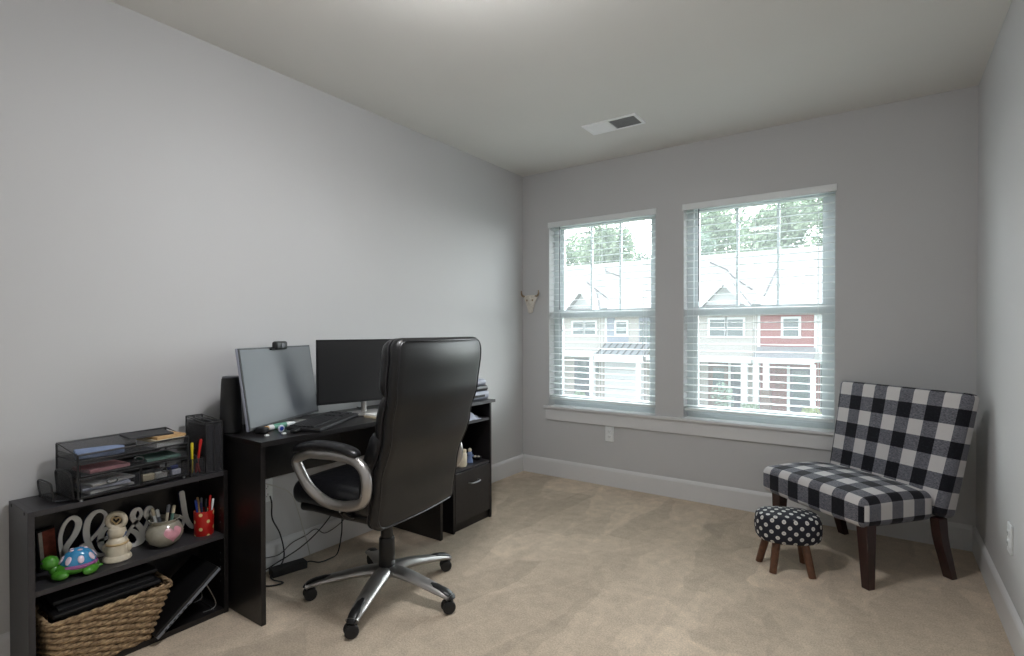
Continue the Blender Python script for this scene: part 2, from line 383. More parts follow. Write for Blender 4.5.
def tag(o, label, cat, group=None):
    o['label'] = label; o['category'] = cat
    if group: o['group'] = group
    return o
def thing(name, label, cat, loc=(0, 0, 0), rz=None, group=None):
    """Empty at the base. With rz given the parts are written in local coordinates."""
    o = bpy.data.objects.new(name, None); COL.objects.link(o); o.location = loc; o.empty_display_size = .05
    if rz is not None: o.rotation_euler = (0, 0, rz); o['_local'] = 1
    return tag(o, label, cat, group)
def struct(o): o['kind'] = 'structure'; return o
def bz(pts, n=10, closed=False):
    """Catmull-Rom through points"""
    P = [V(p) for p in pts]; out = []; N = len(P); m = N if closed else N-1
    for i in range(m):
        p1 = P[i]; p2 = P[(i+1) % N]
        p0 = P[(i-1) % N] if (closed or i > 0) else p1*2-p2
        p3 = P[(i+2) % N] if (closed or i < N-2) else p2*2-p1
        for k in range(n):
            t = k/n; out.append(.5*((2*p1)+(-p0+p2)*t+(2*p0-5*p1+4*p2-p3)*t*t+(-p0+3*p1-3*p2+p3)*t**3))
    if not closed: out.append(P[-1])
    return out
def T(x, y, z, rx=0, ry=0, rz=0):
    return MX.Translation((x, y, z)) @ MX.Rotation(rz, 4, 'Z') @ MX.Rotation(ry, 4, 'Y') @ MX.Rotation(rx, 4, 'X')

# ------------------------------------------------------------------ room shell
W, H, YF, TH = 2.926, 2.5, -4.55, .15
OP = [(.262, 1.158), (1.362, 2.275)]; ZB, ZT = .56, 2.075
struct(MB().box(-.15, W+.15, YF-.15, TH, -.08, 0).build('floor', m_carpet, smooth=0))
struct(MB().box(-.15, W+.15, YF-.15, TH, H, H+.1).build('ceiling', m_ceil, smooth=0))
struct(MB().box(-.15, 0, YF-.15, TH, 0, H).build('wall_left', m_wall, smooth=0))
struct(MB().box(W, W+.15, YF-.15, TH, 0, H).build('wall_right', m_wall, smooth=0))
b = MB().box(0, W, 0, TH, 0, ZB).box(0, W, 0, TH, ZT, H)
for x0, x1 in ((0, OP[0][0]), (OP[0][1], OP[1][0]), (OP[1][1], W)): b.box(x0, x1, 0, TH, ZB, ZT)
struct(b.build('wall_back', m_wall, smooth=0))
# wall behind the camera with a panelled door
DX0, DX1 = 1.0, 1.82
b = MB().box(0, DX0, YF-.12, YF, 0, H).box(DX1, W, YF-.12, YF, 0, H).box(DX0, DX1, YF-.12, YF, 2.05, H)
struct(b.build('wall_front', m_wall, smooth=0))
dr = struct(MB().box(DX0+.012, DX1-.012, YF-.08, YF-.04, .005, 2.045).build('door_1', m_trim, smooth=0, bevel=.002))
for a0, a1 in ((.15, .95), (1.08, 1.9)):
    for c0, c1 in ((DX0+.1, DX0+.37), (DX1-.37, DX1-.1)):
        MB().box(c0, c1, YF-.04, YF-.03, a0, a1).build('door_panel', m_trim, dr, smooth=0, bevel=.006)
MB().cyl((DX0+.07, YF-.04, .98), (DX0+.07, YF+.01, .98), .012).ell((DX0+.07, YF+.03, .98), .026, .026, .026).build('door_knob', m_nickel, dr)
b = MB().box(DX0-.07, DX0, YF, YF+.018, 0, 2.05).box(DX1, DX1+.07, YF, YF+.018, 0, 2.05).box(DX0-.07, DX1+.07, YF, YF+.018, 2.05, 2.12)
struct(b.build('trim_2', m_trim, smooth=0, bevel=.003))

BB, BT = .139, .014
def baseprof(name, mk):
    prof = [(0, 0), (BT, 0), (BT, BB-.022), (BT*.75, BB-.012), (BT*.35, BB-.004), (0, BB)]
    o = mk(prof).build(name, m_trim, smooth=0); struct(o)
def bl(prof): return MB().prism([(p[0], p[1]) for p in prof], YF, 0, MX(((1, 0, 0, 0), (0, 0, 1, 0), (0, 1, 0, 0), (0, 0, 0, 1))))
def br(prof): return MB().prism([(p[0], p[1]) for p in prof], YF, 0, MX(((-1, 0, 0, W), (0, 0, 1, 0), (0, 1, 0, 0), (0, 0, 0, 1))))
def bk(prof): return MB().prism([(p[0], p[1]) for p in prof], BT, W-BT, MX(((0, 0, 1, 0), (-1, 0, 0, 0), (0, 1, 0, 0), (0, 0, 0, 1))))
baseprof('baseboard_left', bl); baseprof('baseboard_right', br); baseprof('baseboard_back', bk)
b = MB().box(BT, DX0-.07, YF, YF+BT, 0, BB).box(DX1+.07, W-BT, YF, YF+BT, 0, BB)
struct(b.build('baseboard_front', m_trim, smooth=0, bevel=.003))
# window stool and apron
sl = MB().box(.222, 2.33, -.034, 0, .556, .575)
sl.box(OP[0][0], OP[0][1], 0, .085, .56, .575).box(OP[1][0], OP[1][1], 0, .085, .56, .575)
sill = struct(sl.build('trim_1', m_trim, smooth=0, bevel=.003))
MB().box(.235, 2.317, -.016, 0, .462, .556).build('apron', m_trim, sill, smooth=0, bevel=.002)

# ------------------------------------------------------------------ windows and blinds
for k, (x0, x1) in enumerate(OP):
    w = bpy.data.objects.new('window_%d' % (k+1), None); COL.objects.link(w); w.location = ((x0+x1)/2, .1, .575); struct(w)
    F = .045; z0 = .575; z1 = ZT; ya, yb = .085, .15; zm = 1.33
    FT = .022
    b = MB().box(x0, x0+F, ya, yb, z0, z1).box(x1-F, x1, ya, yb, z0, z1).box(x0+F, x1-F, ya, yb, z1-FT, z1).box(x0+F, x1-F, ya, yb, z0, z0+.03)
    b.build('window_frame', m_vinyl, w, smooth=0)
    S = .03; a0, a1 = x0+F+.0005, x1-F-.0005; zq = z1-FT-.0005
    up = MB().box(a0, a0+S, .115, .145, zm-.02, zq).box(a1-S, a1, .115, .145, zm-.02, zq).box(a0+S, a1-S, .115, .145, zm-.02, zm+.025).box(a0+S, a1-S, .115, .145, zq-.02, zq)
    u = up.build('upper_sash', m_vinyl, w, smooth=0)
    lo = MB().box(a0, a0+S, .088, .113, z0+.0305, zm+.03).box(a1-S, a1, .088, .113, z0+.0305, zm+.03).box(a0+S, a1-S, .088, .113, zm-.03, zm+.03).box(a0+S, a1-S, .088, .113, z0+.0305, z0+.085)
    l = lo.build('lower_sash', m_vinyl, w, smooth=0)
    g = MB()
    for t in (1/3, 2/3):
        xm = a0+S+(a1-a0-2*S)*t; g.box(xm-.009, xm+.009, .124, .136, zm+.025, zq-.02)
    g.build('muntin', m_vinyl, u, smooth=0)
    MB().box(a0+S, a1-S, .129, .131, zm+.025, zq-.02).build('pane', m_glass, u, smooth=0)
    MB().box(a0+S, a1-S, .100, .102, z0+.085, zm-.03).build('pane', m_glass, l, smooth=0)
    MB().box((x0+x1)/2-.03, (x0+x1)/2+.03, .090, .110, zm+.0302, zm+.042).build('sash_lock', m_white, l, smooth=0, bevel=.003)
    # blind
    bl_ = thing('window_blind', ['white slatted blind hanging in the narrower left window near the wall corner',
                'white slatted blind hanging in the right window behind the plaid chair'][k], 'blind', ((x0+x1)/2, 0, 2.0), group='white horizontal window blinds')
    e = .008
    MB().box(x0-e, x1+e, -.012, -.001, 2.034, 2.078).box(x0+.004, x1-.004, -.001, .05, 2.042, 2.072).build('valance', m_white, bl_, smooth=0, bevel=.003)
    s = MB(); zt, zb = 2.020, .662; n = 29
    for i in range(n):
        z = zt-(zt-zb)*i/(n-1); tl = R(3)
        M = T((x0+x1)/2, .028, z, rx=tl)
        hw = (x1-x0)/2-.006
        pr = [(-.0245, -.0012), (-.012, .0004), (0, .001), (.012, .0004), (.0245, -.0012), (.0245, .0010), (.012, .0026), (0, .0032), (-.012, .0026), (-.0245, .0010)]
        s.prism(pr, -hw, hw, M @ MX(((0, 0, 1, 0), (1, 0, 0, 0), (0, 1, 0, 0), (0, 0, 0, 1))))
    s.build('slats', m_slat, bl_, smooth=30, merge=False)
    MB().box(x0+.006, x1-.006, .003, .053, .628, .646).build('bottom_rail', m_slat, bl_, smooth=0, bevel=.003)
    for t in (.1, .5, .9):
        xx = x0+(x1-x0)*t
        MB().tube([(xx, .003, 2.03), (xx, .003, .64)], .0011, 6).tube([(xx, .0535, 2.03), (xx, .0535, .64)], .0011, 6).build('ladder_cord', m_white, bl_)
    xw = x0+.108
    MB().tube([(xw, -.016, 2.03), (xw, -.018, 1.36+.03*k)], .0038, 8).tube([(xw, -.004, 2.02), (xw, -.016, 2.03)], .003, 6).build('tilt_wand', m_wandm, bl_)

# ------------------------------------------------------------------ wall and ceiling fittings
def outlet(loc, M, label):
    t = thing('wall_outlet', label, 'outlet', loc)
    MB().rbox((.035, .004, .0575), .003, 2, M @ T(0, -.004, 0)).build('cover_plate', m_white, t)
    for dz in (-.02, .02):
        o = MB().rbox((.0165, .003, .0135), .0028, 2, M @ T(0, -.0085, dz)).build('socket', m_white, t)
        MB().box(-.008, -.006, -.0122, -.0112, dz-.004, dz+.006, M).box(.006, .008, -.0122, -.0112, dz-.004, dz+.006, M).box(-.002, .002, -.0122, -.0112, dz-.0095, dz-.0065, M).build('socket_slots', m_matte, o, smooth=0)
outlet((.80, 0, .40), T(.80, 0, .40), 'white wall outlet on the back wall under the left window')
outlet((W, -.953, .378), T(W, -.953, .378, rz=-pi/2), 'white wall outlet on the right wall beyond the plaid chair')
outlet((0, -2.31, .40), T(0, -2.31, .40, rz=pi/2), 'white wall outlet on the left wall below the desk')

t = thing('ceiling_vent', 'white rectangular air vent in the ceiling near the windows', 'vent', (1.11, -.63, H))
MB().box(.93, 1.29, -.72, -.70, H-.008, H).box(.93, 1.29, -.56, -.54, H-.008, H).box(.93, .95, -.70, -.56, H-.008, H).box(1.27, 1.29, -.70, -.56, H-.008, H).box(1.098, 1.106, -.7, -.56, H-.008, H).build('vent_frame', m_ventw, t, smooth=0, bevel=.002)
MB().box(.95, 1.27, -.70, -.56, H-.002, H-.0005).build('duct_opening', m_steel_d, t, smooth=0)
b = MB()
for i in range(9):
    y = -.693+i*.0158; b.box(.95, 1.098, -.009, .009, -.0008, .0008, T(0, y, H-.006, rx=R(-20)))
b.build('louvre_set', m_ventw, t, smooth=0, merge=False)
b = MB()
for i in range(9):
    y = -.693+i*.0158; b.box(1.106, 1.27, -.0068, .0068, -.0008, .0008, T(0, y, H-.0065, rx=R(12)))
b.build('louvre_set', m_steel_d, t, smooth=0, merge=False)

LX, LY = 1.42, -2.52
t = thing('added_ceiling_light', 'unseen round frosted glass ceiling light added above the view for even room light', 'ceiling light', (LX, LY, H))  # lamp out of view, added to even out the room light
MB().lathe([(.07, 0), (.072, -.012), (.06, -.022), (.008, -.024), (.008, -.12), (.012, -.13)], (LX, LY, H), 32).build('ceiling_canopy', m_nickel, t)
MB().lathe([(.012, -.126), (.16, -.128), (.165, -.134), (.16, -.14)], (LX, LY, H), 40).build('mounting_ring', m_nickel, t)
MB().lathe([(.155, -.139), (.150, -.165), (.125, -.19), (.08, -.205), (.03, -.21), (0, -.211)], (LX, LY, H), 40).build('glass_bowl', m_lampglass, t)
MB().lathe([(.16, -.127), (.13, -.108), (.02, -.10)], (LX, LY, H), 40).build('upper_glass', m_white, t)

FLX, FLY = 2.62, -4.22
t = thing('fill_lamp', 'unseen fill lamp with a white drum shade added behind the viewer', 'lamp', (FLX, FLY, 0))  # unseen lamp added behind the camera as fill light
MB().lathe([(.13, 0), (.13, .012), (.03, .022), (0, .024)], (FLX, FLY, 0), 32).build('base', m_nickel, t)
MB().cyl((FLX, FLY, .02), (FLX, FLY, 1.62), .011).build('pole', m_nickel, t)
MB().lathe([(.19, 1.46), (.165, 1.76)], (FLX, FLY, 0), 40).build('lamp_shade', m_shade, t)
MB().ell((FLX, FLY, 1.66), .035, .035, .05).build('bulb', m_bulb, t)

# cow skull ornament on the back wall
t = thing('skull_ornament', 'small bone coloured cow skull ornament hung on the back wall by the corner', 'ornament', (.087, 0, 1.35))
prof = [(.066, 1.484), (.062, 1.462), (.048, 1.435), (.037, 1.405), (.022, 1.370), (.022, 1.352), (.013, 1.338), (-.013, 1.338), (-.022, 1.352), (-.022, 1.370), (-.037, 1.405), (-.048, 1.435), (-.062, 1.462), (-.066, 1.484), (-.025, 1.490), (.025, 1.490)]
MP = MX(((1, 0, 0, .087), (0, 0, -1, 0), (0, 1, 0, 0), (0, 0, 0, 1)))
sk = MB().prism(prof, 0.001, .026, MP).ell((.087, -.026, 1.44), .02, .012, .04).build('skull', m_skull, t, bevel=.008, bseg=3)
for ex in (.060, .114): MB().ell((ex, -.026, 1.447), .008, .004, .009).build('eye_socket', m_horn, sk)
for s_ in (-1, 1):
    MB().tube(bz([(.087+s_*.05, -.018, 1.478), (.087+s_*.072, -.02, 1.484), (.087+s_*.084, -.022, 1.503), (.087+s_*.086, -.026, 1.53)], 6), [.009]*5+[.008]*5+[.0065]*5+[.005]*3+[.002], 10).build('horn', m_horn, t)

# ------------------------------------------------------------------ desk
t = thing('desk', 'black laminate writing desk against the left wall under the two monitors', 'desk', (.25, -2.07, 0))
MB().box(.016, .48, -2.605, -1.51, .727, .748).build('desktop', m_black_lam, t, smooth=0, bevel=.0015)
MB().box(.03, .462, -2.597, -2.577, 0, .727).build('side_panel', m_black_lam, t, smooth=0, bevel=.001)
MB().box(.03, .462, -1.538, -1.518, 0, .727).build('side_panel', m_black_lam, t, smooth=0, bevel=.001)
MB().box(.03, .046, -2.577, -1.538, .47, .727).build('modesty_panel', m_black_lam, t, smooth=0, bevel=.001)

# ------------------------------------------------------------------ storage cabinet right of the desk
t = thing('storage_cabinet', 'tall black cabinet with open shelves and one drawer beside the desk', 'cabinet', (.25, -1.24, 0))
y0, y1 = -1.425, -1.055
MB().box(.016, .475, y0-.008, y1+.025, .735, .752).build('cabinet_top', m_black_lam2, t, smooth=0, bevel=.0015)
MB().box(.03, .46, y0, y0+.016, 0, .735).build('side_panel', m_black_lam, t, smooth=0)
MB().box(.03, .46, y1-.016, y1, 0, .735).build('side_panel', m_black_lam, t, smooth=0)
MB().box(.03, .036, y0+.016, y1-.016, .05, .735).build('back_panel', m_black_lam, t, smooth=0)
MB().box(.036, .455, y0+.016, y1-.016, .625, .641).build('shelf', m_black_lam2, t, smooth=0)
MB().box(.036, .455, y0+.016, y1-.016, .352, .368).build('shelf', m_black_lam2, t, smooth=0)
MB().box(.05, .445, y0+.016, y1-.016, 0, .05).build('plinth', m_black_lam, t, smooth=0)
MB().box(.036, .445, y0+.016, y1-.016, .05, .065).build('bottom_panel', m_black_lam, t, smooth=0)
d = MB().box(.446, .461, y0+.019, y1-.019, .055, .348).build('drawer', m_cabbrown, t, smooth=0, bevel=.0015)
MB().tube(bz([(.461, -1.285, .272), (.484, -1.28, .272), (.487, -1.24, .270), (.484, -1.20, .272), (.461, -1.195, .272)], 6), .0045, 8).build('handle', m_nickel, d)

# printer on the cabinet
t = thing('printer', 'small grey and black printer on top of the storage cabinet', 'printer', (.25, -1.17, .752))
MB().rbox((.19, .165, .028), .02, 3, T(.24, -1.195, .781)).build('printer_body', m_printer, t)
MB().rbox((.185, .16, .018), .016, 3, T(.24, -1.195, .824)).build('printer_band', m_plastic, t)
MB().rbox((.18, .155, .022), .021, 4, T(.235, -1.195, .861)).build('printer_lid', m_printer, t)
MB().box(.432, .436, -1.30, -1.09, .772, .786).build('paper_slot', m_matte, t, smooth=0)

# things in the cabinet
def cloth():
    b = MB(); n = 12; vs = []; fs = []
    for i in range(n+1):
        for j in range(n+1):
            u, v = i/n, j/n
            x = .36+.085*v; y = -1.27+.13*u
            z = .643+.055*math.exp(-((u-.35)**2+(v-.5)**2)*6)+.012*sin(9*u+4*v)*cos(7*v)
            if v > .8: z -= .02*(v-.8)/.2
            vs.append((x, y, max(z, .6425)))
    for i in range(n):
        for j in range(n): fs.append((i*(n+1)+j, (i+1)*(n+1)+j, (i+1)*(n+1)+j+1, i*(n+1)+j+1))
    return b.add(vs, fs)
o = cloth().build('crumpled_cloth', m_cloth_w, origin=(.4, -1.205, .6425), smooth=80)
sm = o.modifiers.new('solid', 'SOLIDIFY'); sm.thickness = .003; sm.offset = 1
tag(o, 'white crumpled cloth on the top shelf of the storage cabinet', 'cloth')
t = thing('blue_figurine', 'small blue and white figurine on the cabinet shelf above the drawer', 'figurine', (.40, -1.20, .368))
MB().lathe([(.020, 0), (.022, .006), (.014, .03), (.012, .045), (.016, .055), (.013, .066), (0, .072)], (.40, -1.20, .3685), 20).build('figure_body', m_bluegl, t)
MB().ell((.40, -1.20, .447), .012, .012, .013).build('figure_head', m_cream_cer, t)
MB().ell((.408, -1.182, .41), .006, .012, .006).build('figure_arm', m_bluegl, t)
t = thing('cream_jar', 'short cream jar at the left end of the cabinet shelf', 'jar', (.415, -1.298, .368))
MB().lathe([(.03, 0), (.034, .01), (.034, .075), (.028, .085)], (.415, -1.298, .3685), 24).build('jar_body', m_cream_cer, t)
MB().lathe([(.03, .0855), (.031, .1), (.0, .104)], (.415, -1.298, .3685), 24).build('jar_lid', m_cream, t)
t = thing('trinket_dish', 'small dark dish with pale trinkets on the cabinet shelf', 'dish', (.39, -1.12, .368))
MB().lathe([(.018, 0), (.03, .012), (.034, .022), (.03, .02), (.0, .012)], (.39, -1.12, .3685), 24).build('dish', m_matte, t)
MB().ell((.383, -1.125, .390), .009, .009, .007).ell((.40, -1.113, .389), .008, .008, .006).build('trinkets', m_skull, t)

# plastic bag piece hanging on the desk side panel

# ------------------------------------------------------------------ monitors
def monitor(name, label, loc, rz, w, h, zb, tilt, stand_mat, scr, stand_x=-.04, bez=.008, hous=None):
    hous = hous or m_plastic
    t = thing(name, label, 'monitor', loc, rz)       # local +X = screen normal
    P = T(0, 0, zb, ry=-tilt)
    MB().rbox((.006, w/2, h/2), .002, 2, P @ T(-.009, 0, h/2)).rbox((.014, w*.32, h*.3), .012, 3, P @ T(-.03, 0, h*.42)).build('housing', hous, t)
    MB().box(-.004, 0, -w/2+.001, w/2-.001, .001, h-.001, P).build('bezel', m_plastic, t, smooth=0)
    MB().box(0, .0015, -w/2+bez, w/2-bez, bez*1.6, h-bez, P).build('screen', scr, t, smooth=0)
    a = P @ V((-.04, 0, h*.35)); bx = stand_x
    MB().tube([(bx, 0, .008), (bx, 0, .10+zb), a+V((-.004, 0, 0)), a], .016, 12, flat=.6).build('stand_neck', stand_mat, t)
    return t
t = monitor('computer_monitor', 'tilted back computer monitor with a webcam on top, left of the other', (.188, -2.303, .748), R(26), .572, .358, .017, R(8.5), m_silver, m_screen, hous=m_printer)
MB().rbox((.075, .11, .004), .003, 3, T(-.045, 0, .004)).build('stand_base', m_silver, t)
# second monitor: normal turned towards the camera side
t = monitor('computer_monitor', 'flat dark computer monitor half hidden by the leather chair back', (.262, -1.885, .748), R(-14.5), .54, .33, .07, R(1), m_silver, m_screen2, stand_x=-.05)
MB().rbox((.075, .085, .005), .004, 3, T(-.03, .01, .005)).build('stand_base', m_silver, t)

# webcam clipped on the left monitor
t = thing('webcam', 'small black webcam clipped on top of the left monitor', 'webcam', (.150, -2.345, 1.102), R(26))
P = T(0, 0, 0)
MB().rbox((.015, .046, .020), .011, 3, T(.010, .024, .022)).build('camera_body', m_plastic, t)
MB().cyl((.024, .024, .022), (.028, .024, .022), .012).build('lens', m_screen, t)
MB().rbox((.02, .03, .004), .003, 2, T(-.006, -.015, .006)).box(-.034, -.030, -.025, .02, -.03, .008).rbox((.01, .014, .006), .004, 2, T(.0, .01, .009)).build('clip', m_matte, t, bevel=.001)

# tall black tower speaker / router
t = thing('router_tower', 'tall rounded black router tower behind the left monitor', 'router', (.160, -2.560, .748))
MB().lathe([(.038, 0), (.045, .004), (.044, .06), (.041, .14), (.038, .21), (.036, .235), (.030, .243), (0, .238)], (.160, -2.560, .748), 36, sx=1.0, sy=1.0).build('tower_body', m_matte, t)
MB().lathe([(.0305, .2425), (.034, .2405), (.034, .2445), (.0305, .2465)], (.160, -2.560, .748), 36).build('top_ring', m_grey_pl, t)
MB().lathe([(.0445, .004), (.046, .007), (.0445, .010)], (.160, -2.560, .748), 36).build('base_ring', m_plastic, t)

# keyboard
t = thing('keyboard', 'black computer keyboard lying in front of the left monitor', 'keyboard', (.315, -2.185, .748), R(29))
MB().rbox((.078, .222, .008), .005, 3, T(0, 0, .011, ry=R(2))).build('keyboard_body', m_matte, t)
b = MB()
for r_ in range(6):
    n = 18 if r_ else 17
    for c_ in range(22):
        if c_ in (15, 19) and r_ in (1, 2, 3, 5): continue
        x = -.062+r_*.0195; y = -.208+c_*.0189
        if x > .06: x = .06
        b.box(x-.008, x+.008, y, y+.0165, .0185, .0235, T(0, 0, .0012, ry=R(2)))
b.build('keys', m_keys, t, smooth=0, merge=False)

# desk clutter
o = MB().rbox((.028, .018, .013), .008, 3, T(.30, -2.50, .7615, rz=.4)).build('small_black_case', m_matte, origin=(.30, -2.50, .748))
tag(o, 'small black case at the near corner of the desk', 'case')
t = thing('tape_roll', 'small roll of tape with blue core at the front desk edge', 'tape', (.33, -2.435, .748))
b = MB(); b.tube([V((.345, -2.435, .764))+V((0, cos(a)*.0115, sin(a)*.0115)) for a in [2*pi*i/24 for i in range(24)]], .0045, 8, closed=True)
b.build('tape_ring', m_cloth_w, t)
MB().cyl((.339, -2.435, .764), (.351, -2.435, .764), .0085).build('tape_core', m_blue, t)
t = thing('glue_tube', 'white and teal tube lying beside the keyboard', 'tube', (.26, -2.38, .748), R(100))
MB().lathe([(.011, -.075), (.013, -.07), (.013, .03), (.008, .07), (.002, .078)], (0, 0, 0), 16, T(0, 0, .0131, ry=pi/2)).build('tube_body', m_white, t)
MB().lathe([(.0132, -.05), (.0132, .02)], (0, 0, 0), 16, T(0, 0, .0133, ry=pi/2)).build('tube_band', m_teal, t)
MB().lathe([(.0, -.095), (.010, -.094), (.010, -.075)], (0, 0, 0), 16, T(0, 0, .0131, ry=pi/2)).build('tube_cap', m_tan, t)
o = MB().rbox((.014, .045, .008), .006, 3, T(.40, -2.385, .7565, rz=.35)).build('black_stapler', m_plastic, origin=(.40, -2.385, .748))
tag(o, 'small black stapler between the tube and the keyboard', 'stapler')
for (x, y, lb) in ((.385, -2.525, 'tiny white cap lying at the desk corner by the black case'), (.405, -2.46, 'tiny white cap in front of the tape roll')):
    o = MB().rbox((.006, .009, .004), .003, 2, T(x, y, .7525)).build('bottle_cap', m_white, origin=(x, y, .748)); tag(o, lb, 'cap', 'small white caps on the desk')
t = thing('paper_pad', 'stack of white and cream paper pads on the desk behind the chair back', 'paper', (.36, -1.82, .748))
MB().box(.325, .455, -1.965, -1.72, .748, .758).build('page_block', m_cream, t, smooth=0, bevel=.001)
MB().box(.33, .45, -1.96, -1.725, .758, .766).build('cover_sheet', m_paper, t, smooth=0, bevel=.001)

# monitor cable behind
o = MB().tube(bz([(.17, -1.93, .95), (.13, -1.90, .86), (.19, -1.86, .80), (.14, -1.80, .77), (.07, -1.78, .7535), (.03, -1.77, .7535)], 8), .003, 8).build('monitor_cable', m_plastic, origin=(.1, -1.85, .75))
tag(o, 'black cable hanging behind the half hidden monitor', 'cable')

# floor cables and power brick
t = thing('power_brick', 'black power adapter brick lying on the carpet under the desk', 'power adapter', (.10, -2.25, 0), R(78))
MB().rbox((.085, .03, .018), .005, 3, T(0, 0, .0185)).build('brick', m_matte, t)
MB().tube(bz([(.085, 0, .018), (.11, 0, .018), (.15, -.02, .008), (.21, -.01, .006), (.27, .03, .006), (.30, .045, .10), (.31, .05, .20), (.36, .052, .30), (.45, .052, .33)], 8), .0035, 8).build('lead', m_matte, t)
def cable(pts, r, mat, label):
    p = bz(pts, 8); o = MB().tube(p, r, 8).build('floor_cable', mat, origin=tuple(p[-1])); tag(o, label, 'cable')
cable([(.025, -2.30, .375), (.04, -2.30, .34), (.028, -2.29, .26), (.03, -2.25, .17), (.04, -2.235, .06), (.06, -2.28, .012), (.08, -2.33, .008), (.13, -2.35, .006), (.20, -2.34, .006), (.17, -2.40, .006), (.09, -2.42, .006)], .0035, m_matte, 'black cable dropping from the outlet to the carpet under the desk')
cable([(.10, -2.46, .30), (.09, -2.44, .12), (.05, -2.38, .03), (.055, -2.28, .045), (.10, -2.15, .11), (.17, -2.05, .24), (.21, -2.00, .40), (.2, -1.98, .55), (.12, -1.97, .68), (.07, -1.97, .726)], .003, m_matte, 'black cable sweeping up from the floor behind the chair arm')
cable([(.021, -2.32, .44), (.03, -2.26, .41), (.03, -2.19, .36), (.025, -2.15, .27), (.022, -2.12, .17), (.025, -2.10, .10), (.03, -2.08, .005)], .0025, m_cable_w, 'pale thin cable hanging down the left wall under the desk')
cable([(.021, -2.42, .08), (.022, -2.33, .075), (.02, -2.25, .065), (.02, -2.18, .10), (.022, -2.10, .115), (.022, -2.04, .13), (.022, -1.98, .09), (.022, -1.88, .115), (.022, -1.80, .17), (.03, -1.70, .22)], .002, m_matte, 'thin dark cable running along the baseboard under the desk')

# ------------------------------------------------------------------ office chair (local +X = facing)
CH = thing('office_chair', 'black leather executive swivel chair with silver arms and star base', 'chair', (.674, -2.125, 0), R(187))
A0 = R(7.5-187)
MB().lathe([(.035, .085), (.045, .09), (.045, .125), (.036, .132)], seg=32).build('hub', m_silver, CH)
for k in range(5):
    a = A0+k*2*pi/5
    if k % 1 == 0:
        Mz = MX.Rotation(a, 4, 'Z')
        pts = [(.02, 0, .112), (.07, 0, .114), (.13, 0, .109), (.19, 0, .099), (.26, 0, .086), (.31, 0, .075), (.347, 0, .064)]
        rr = [.044, .041, .038, .035, .032, .029, .023]
        lg = MB().tube([Mz @ V(p) for p in bz(pts, 4)], [rr[min(int(i/4), 5)]*(1-(i % 4)/4)+rr[min(int(i/4)+1, 6)]*((i % 4)/4) for i in range(25)], 16, flat=.52).build('base_arm', m_silver, CH)
        cp = [(.22, 0, .105), (.27, 0, .0985), (.31, 0, .089), (.34, 0, .077), (.36, 0, .060)]
        MB().tube([Mz @ V(p) for p in bz(cp, 3)], [.012]*3+[.018]*3+[.021]*3+[.020]*3+[.014], 12, flat=.35).build('arm_cap', m_plastic, lg)
    # caster, each turned its own way
    cx, cy = cos(a)*.340, sin(a)*.340; ca = a+[.9, -.5, 1.4, .4, 2.2][k]
    Mc = T(cx, cy, 0, rz=ca)
    c = MB().lathe([(.007, .045), (.007, .068)], (0, 0, 0), 12, Mc).rbox((.021, .005, .014), .004, 2, Mc @ T(-.004, 0, .036)).build('caster', m_plastic, CH)
    for s_ in (-1, 1):
        MB().lathe([(0, -.009), (.018, -.009), (.026, -.006), (.028, 0), (.026, .006), (.018, .009), (0, .009)], (0, 0, 0), 24, Mc @ T(-.006, s_*.0155, .0282, rx=pi/2)).build('wheel', m_matte, c)
MB().lathe([(.034, .125), (.036, .13), (.035, .255), (.032, .262), (.027, .264), (.026, .36), (.022, .362), (.022, .40)], seg=28).build('gas_lift', m_plastic, CH)
MB().rbox((.12, .085, .02), .012, 3, T(0, 0, .405)).tube([(.02, -.06, .405), (.02, -.20, .400)], .006, 8).build('tilt_mechanism', m_plastic, CH)
# seat
def seatw(p):
    x, y, z = p; q = max(0, 1-(y/.26)**2)*max(0, 1-(x/.27)**2)
    z += .018*q if z > 0 else -.006*q
    if x > .1: z -= .55*(x-.1)**2*1.2
    y *= 1-.12*max(0, (x-.0))/.26
    return V((x, y, z))
st = MB().rbox((.265, .25, .055), .05, 8, T(.112, 0, .482), warp=seatw).build('seat', m_leather2, CH, smooth=60)
MB().rbox((.235, .235, .022), .02, 6, T(.085, 0, .424), warp=lambda p: V((p.x, p.y*(1-.1*max(0, p.x)/.26), p.z-.55*max(0, p.x-.1)**2*1.2))).build('seat_pan', m_leather, CH, smooth=60)
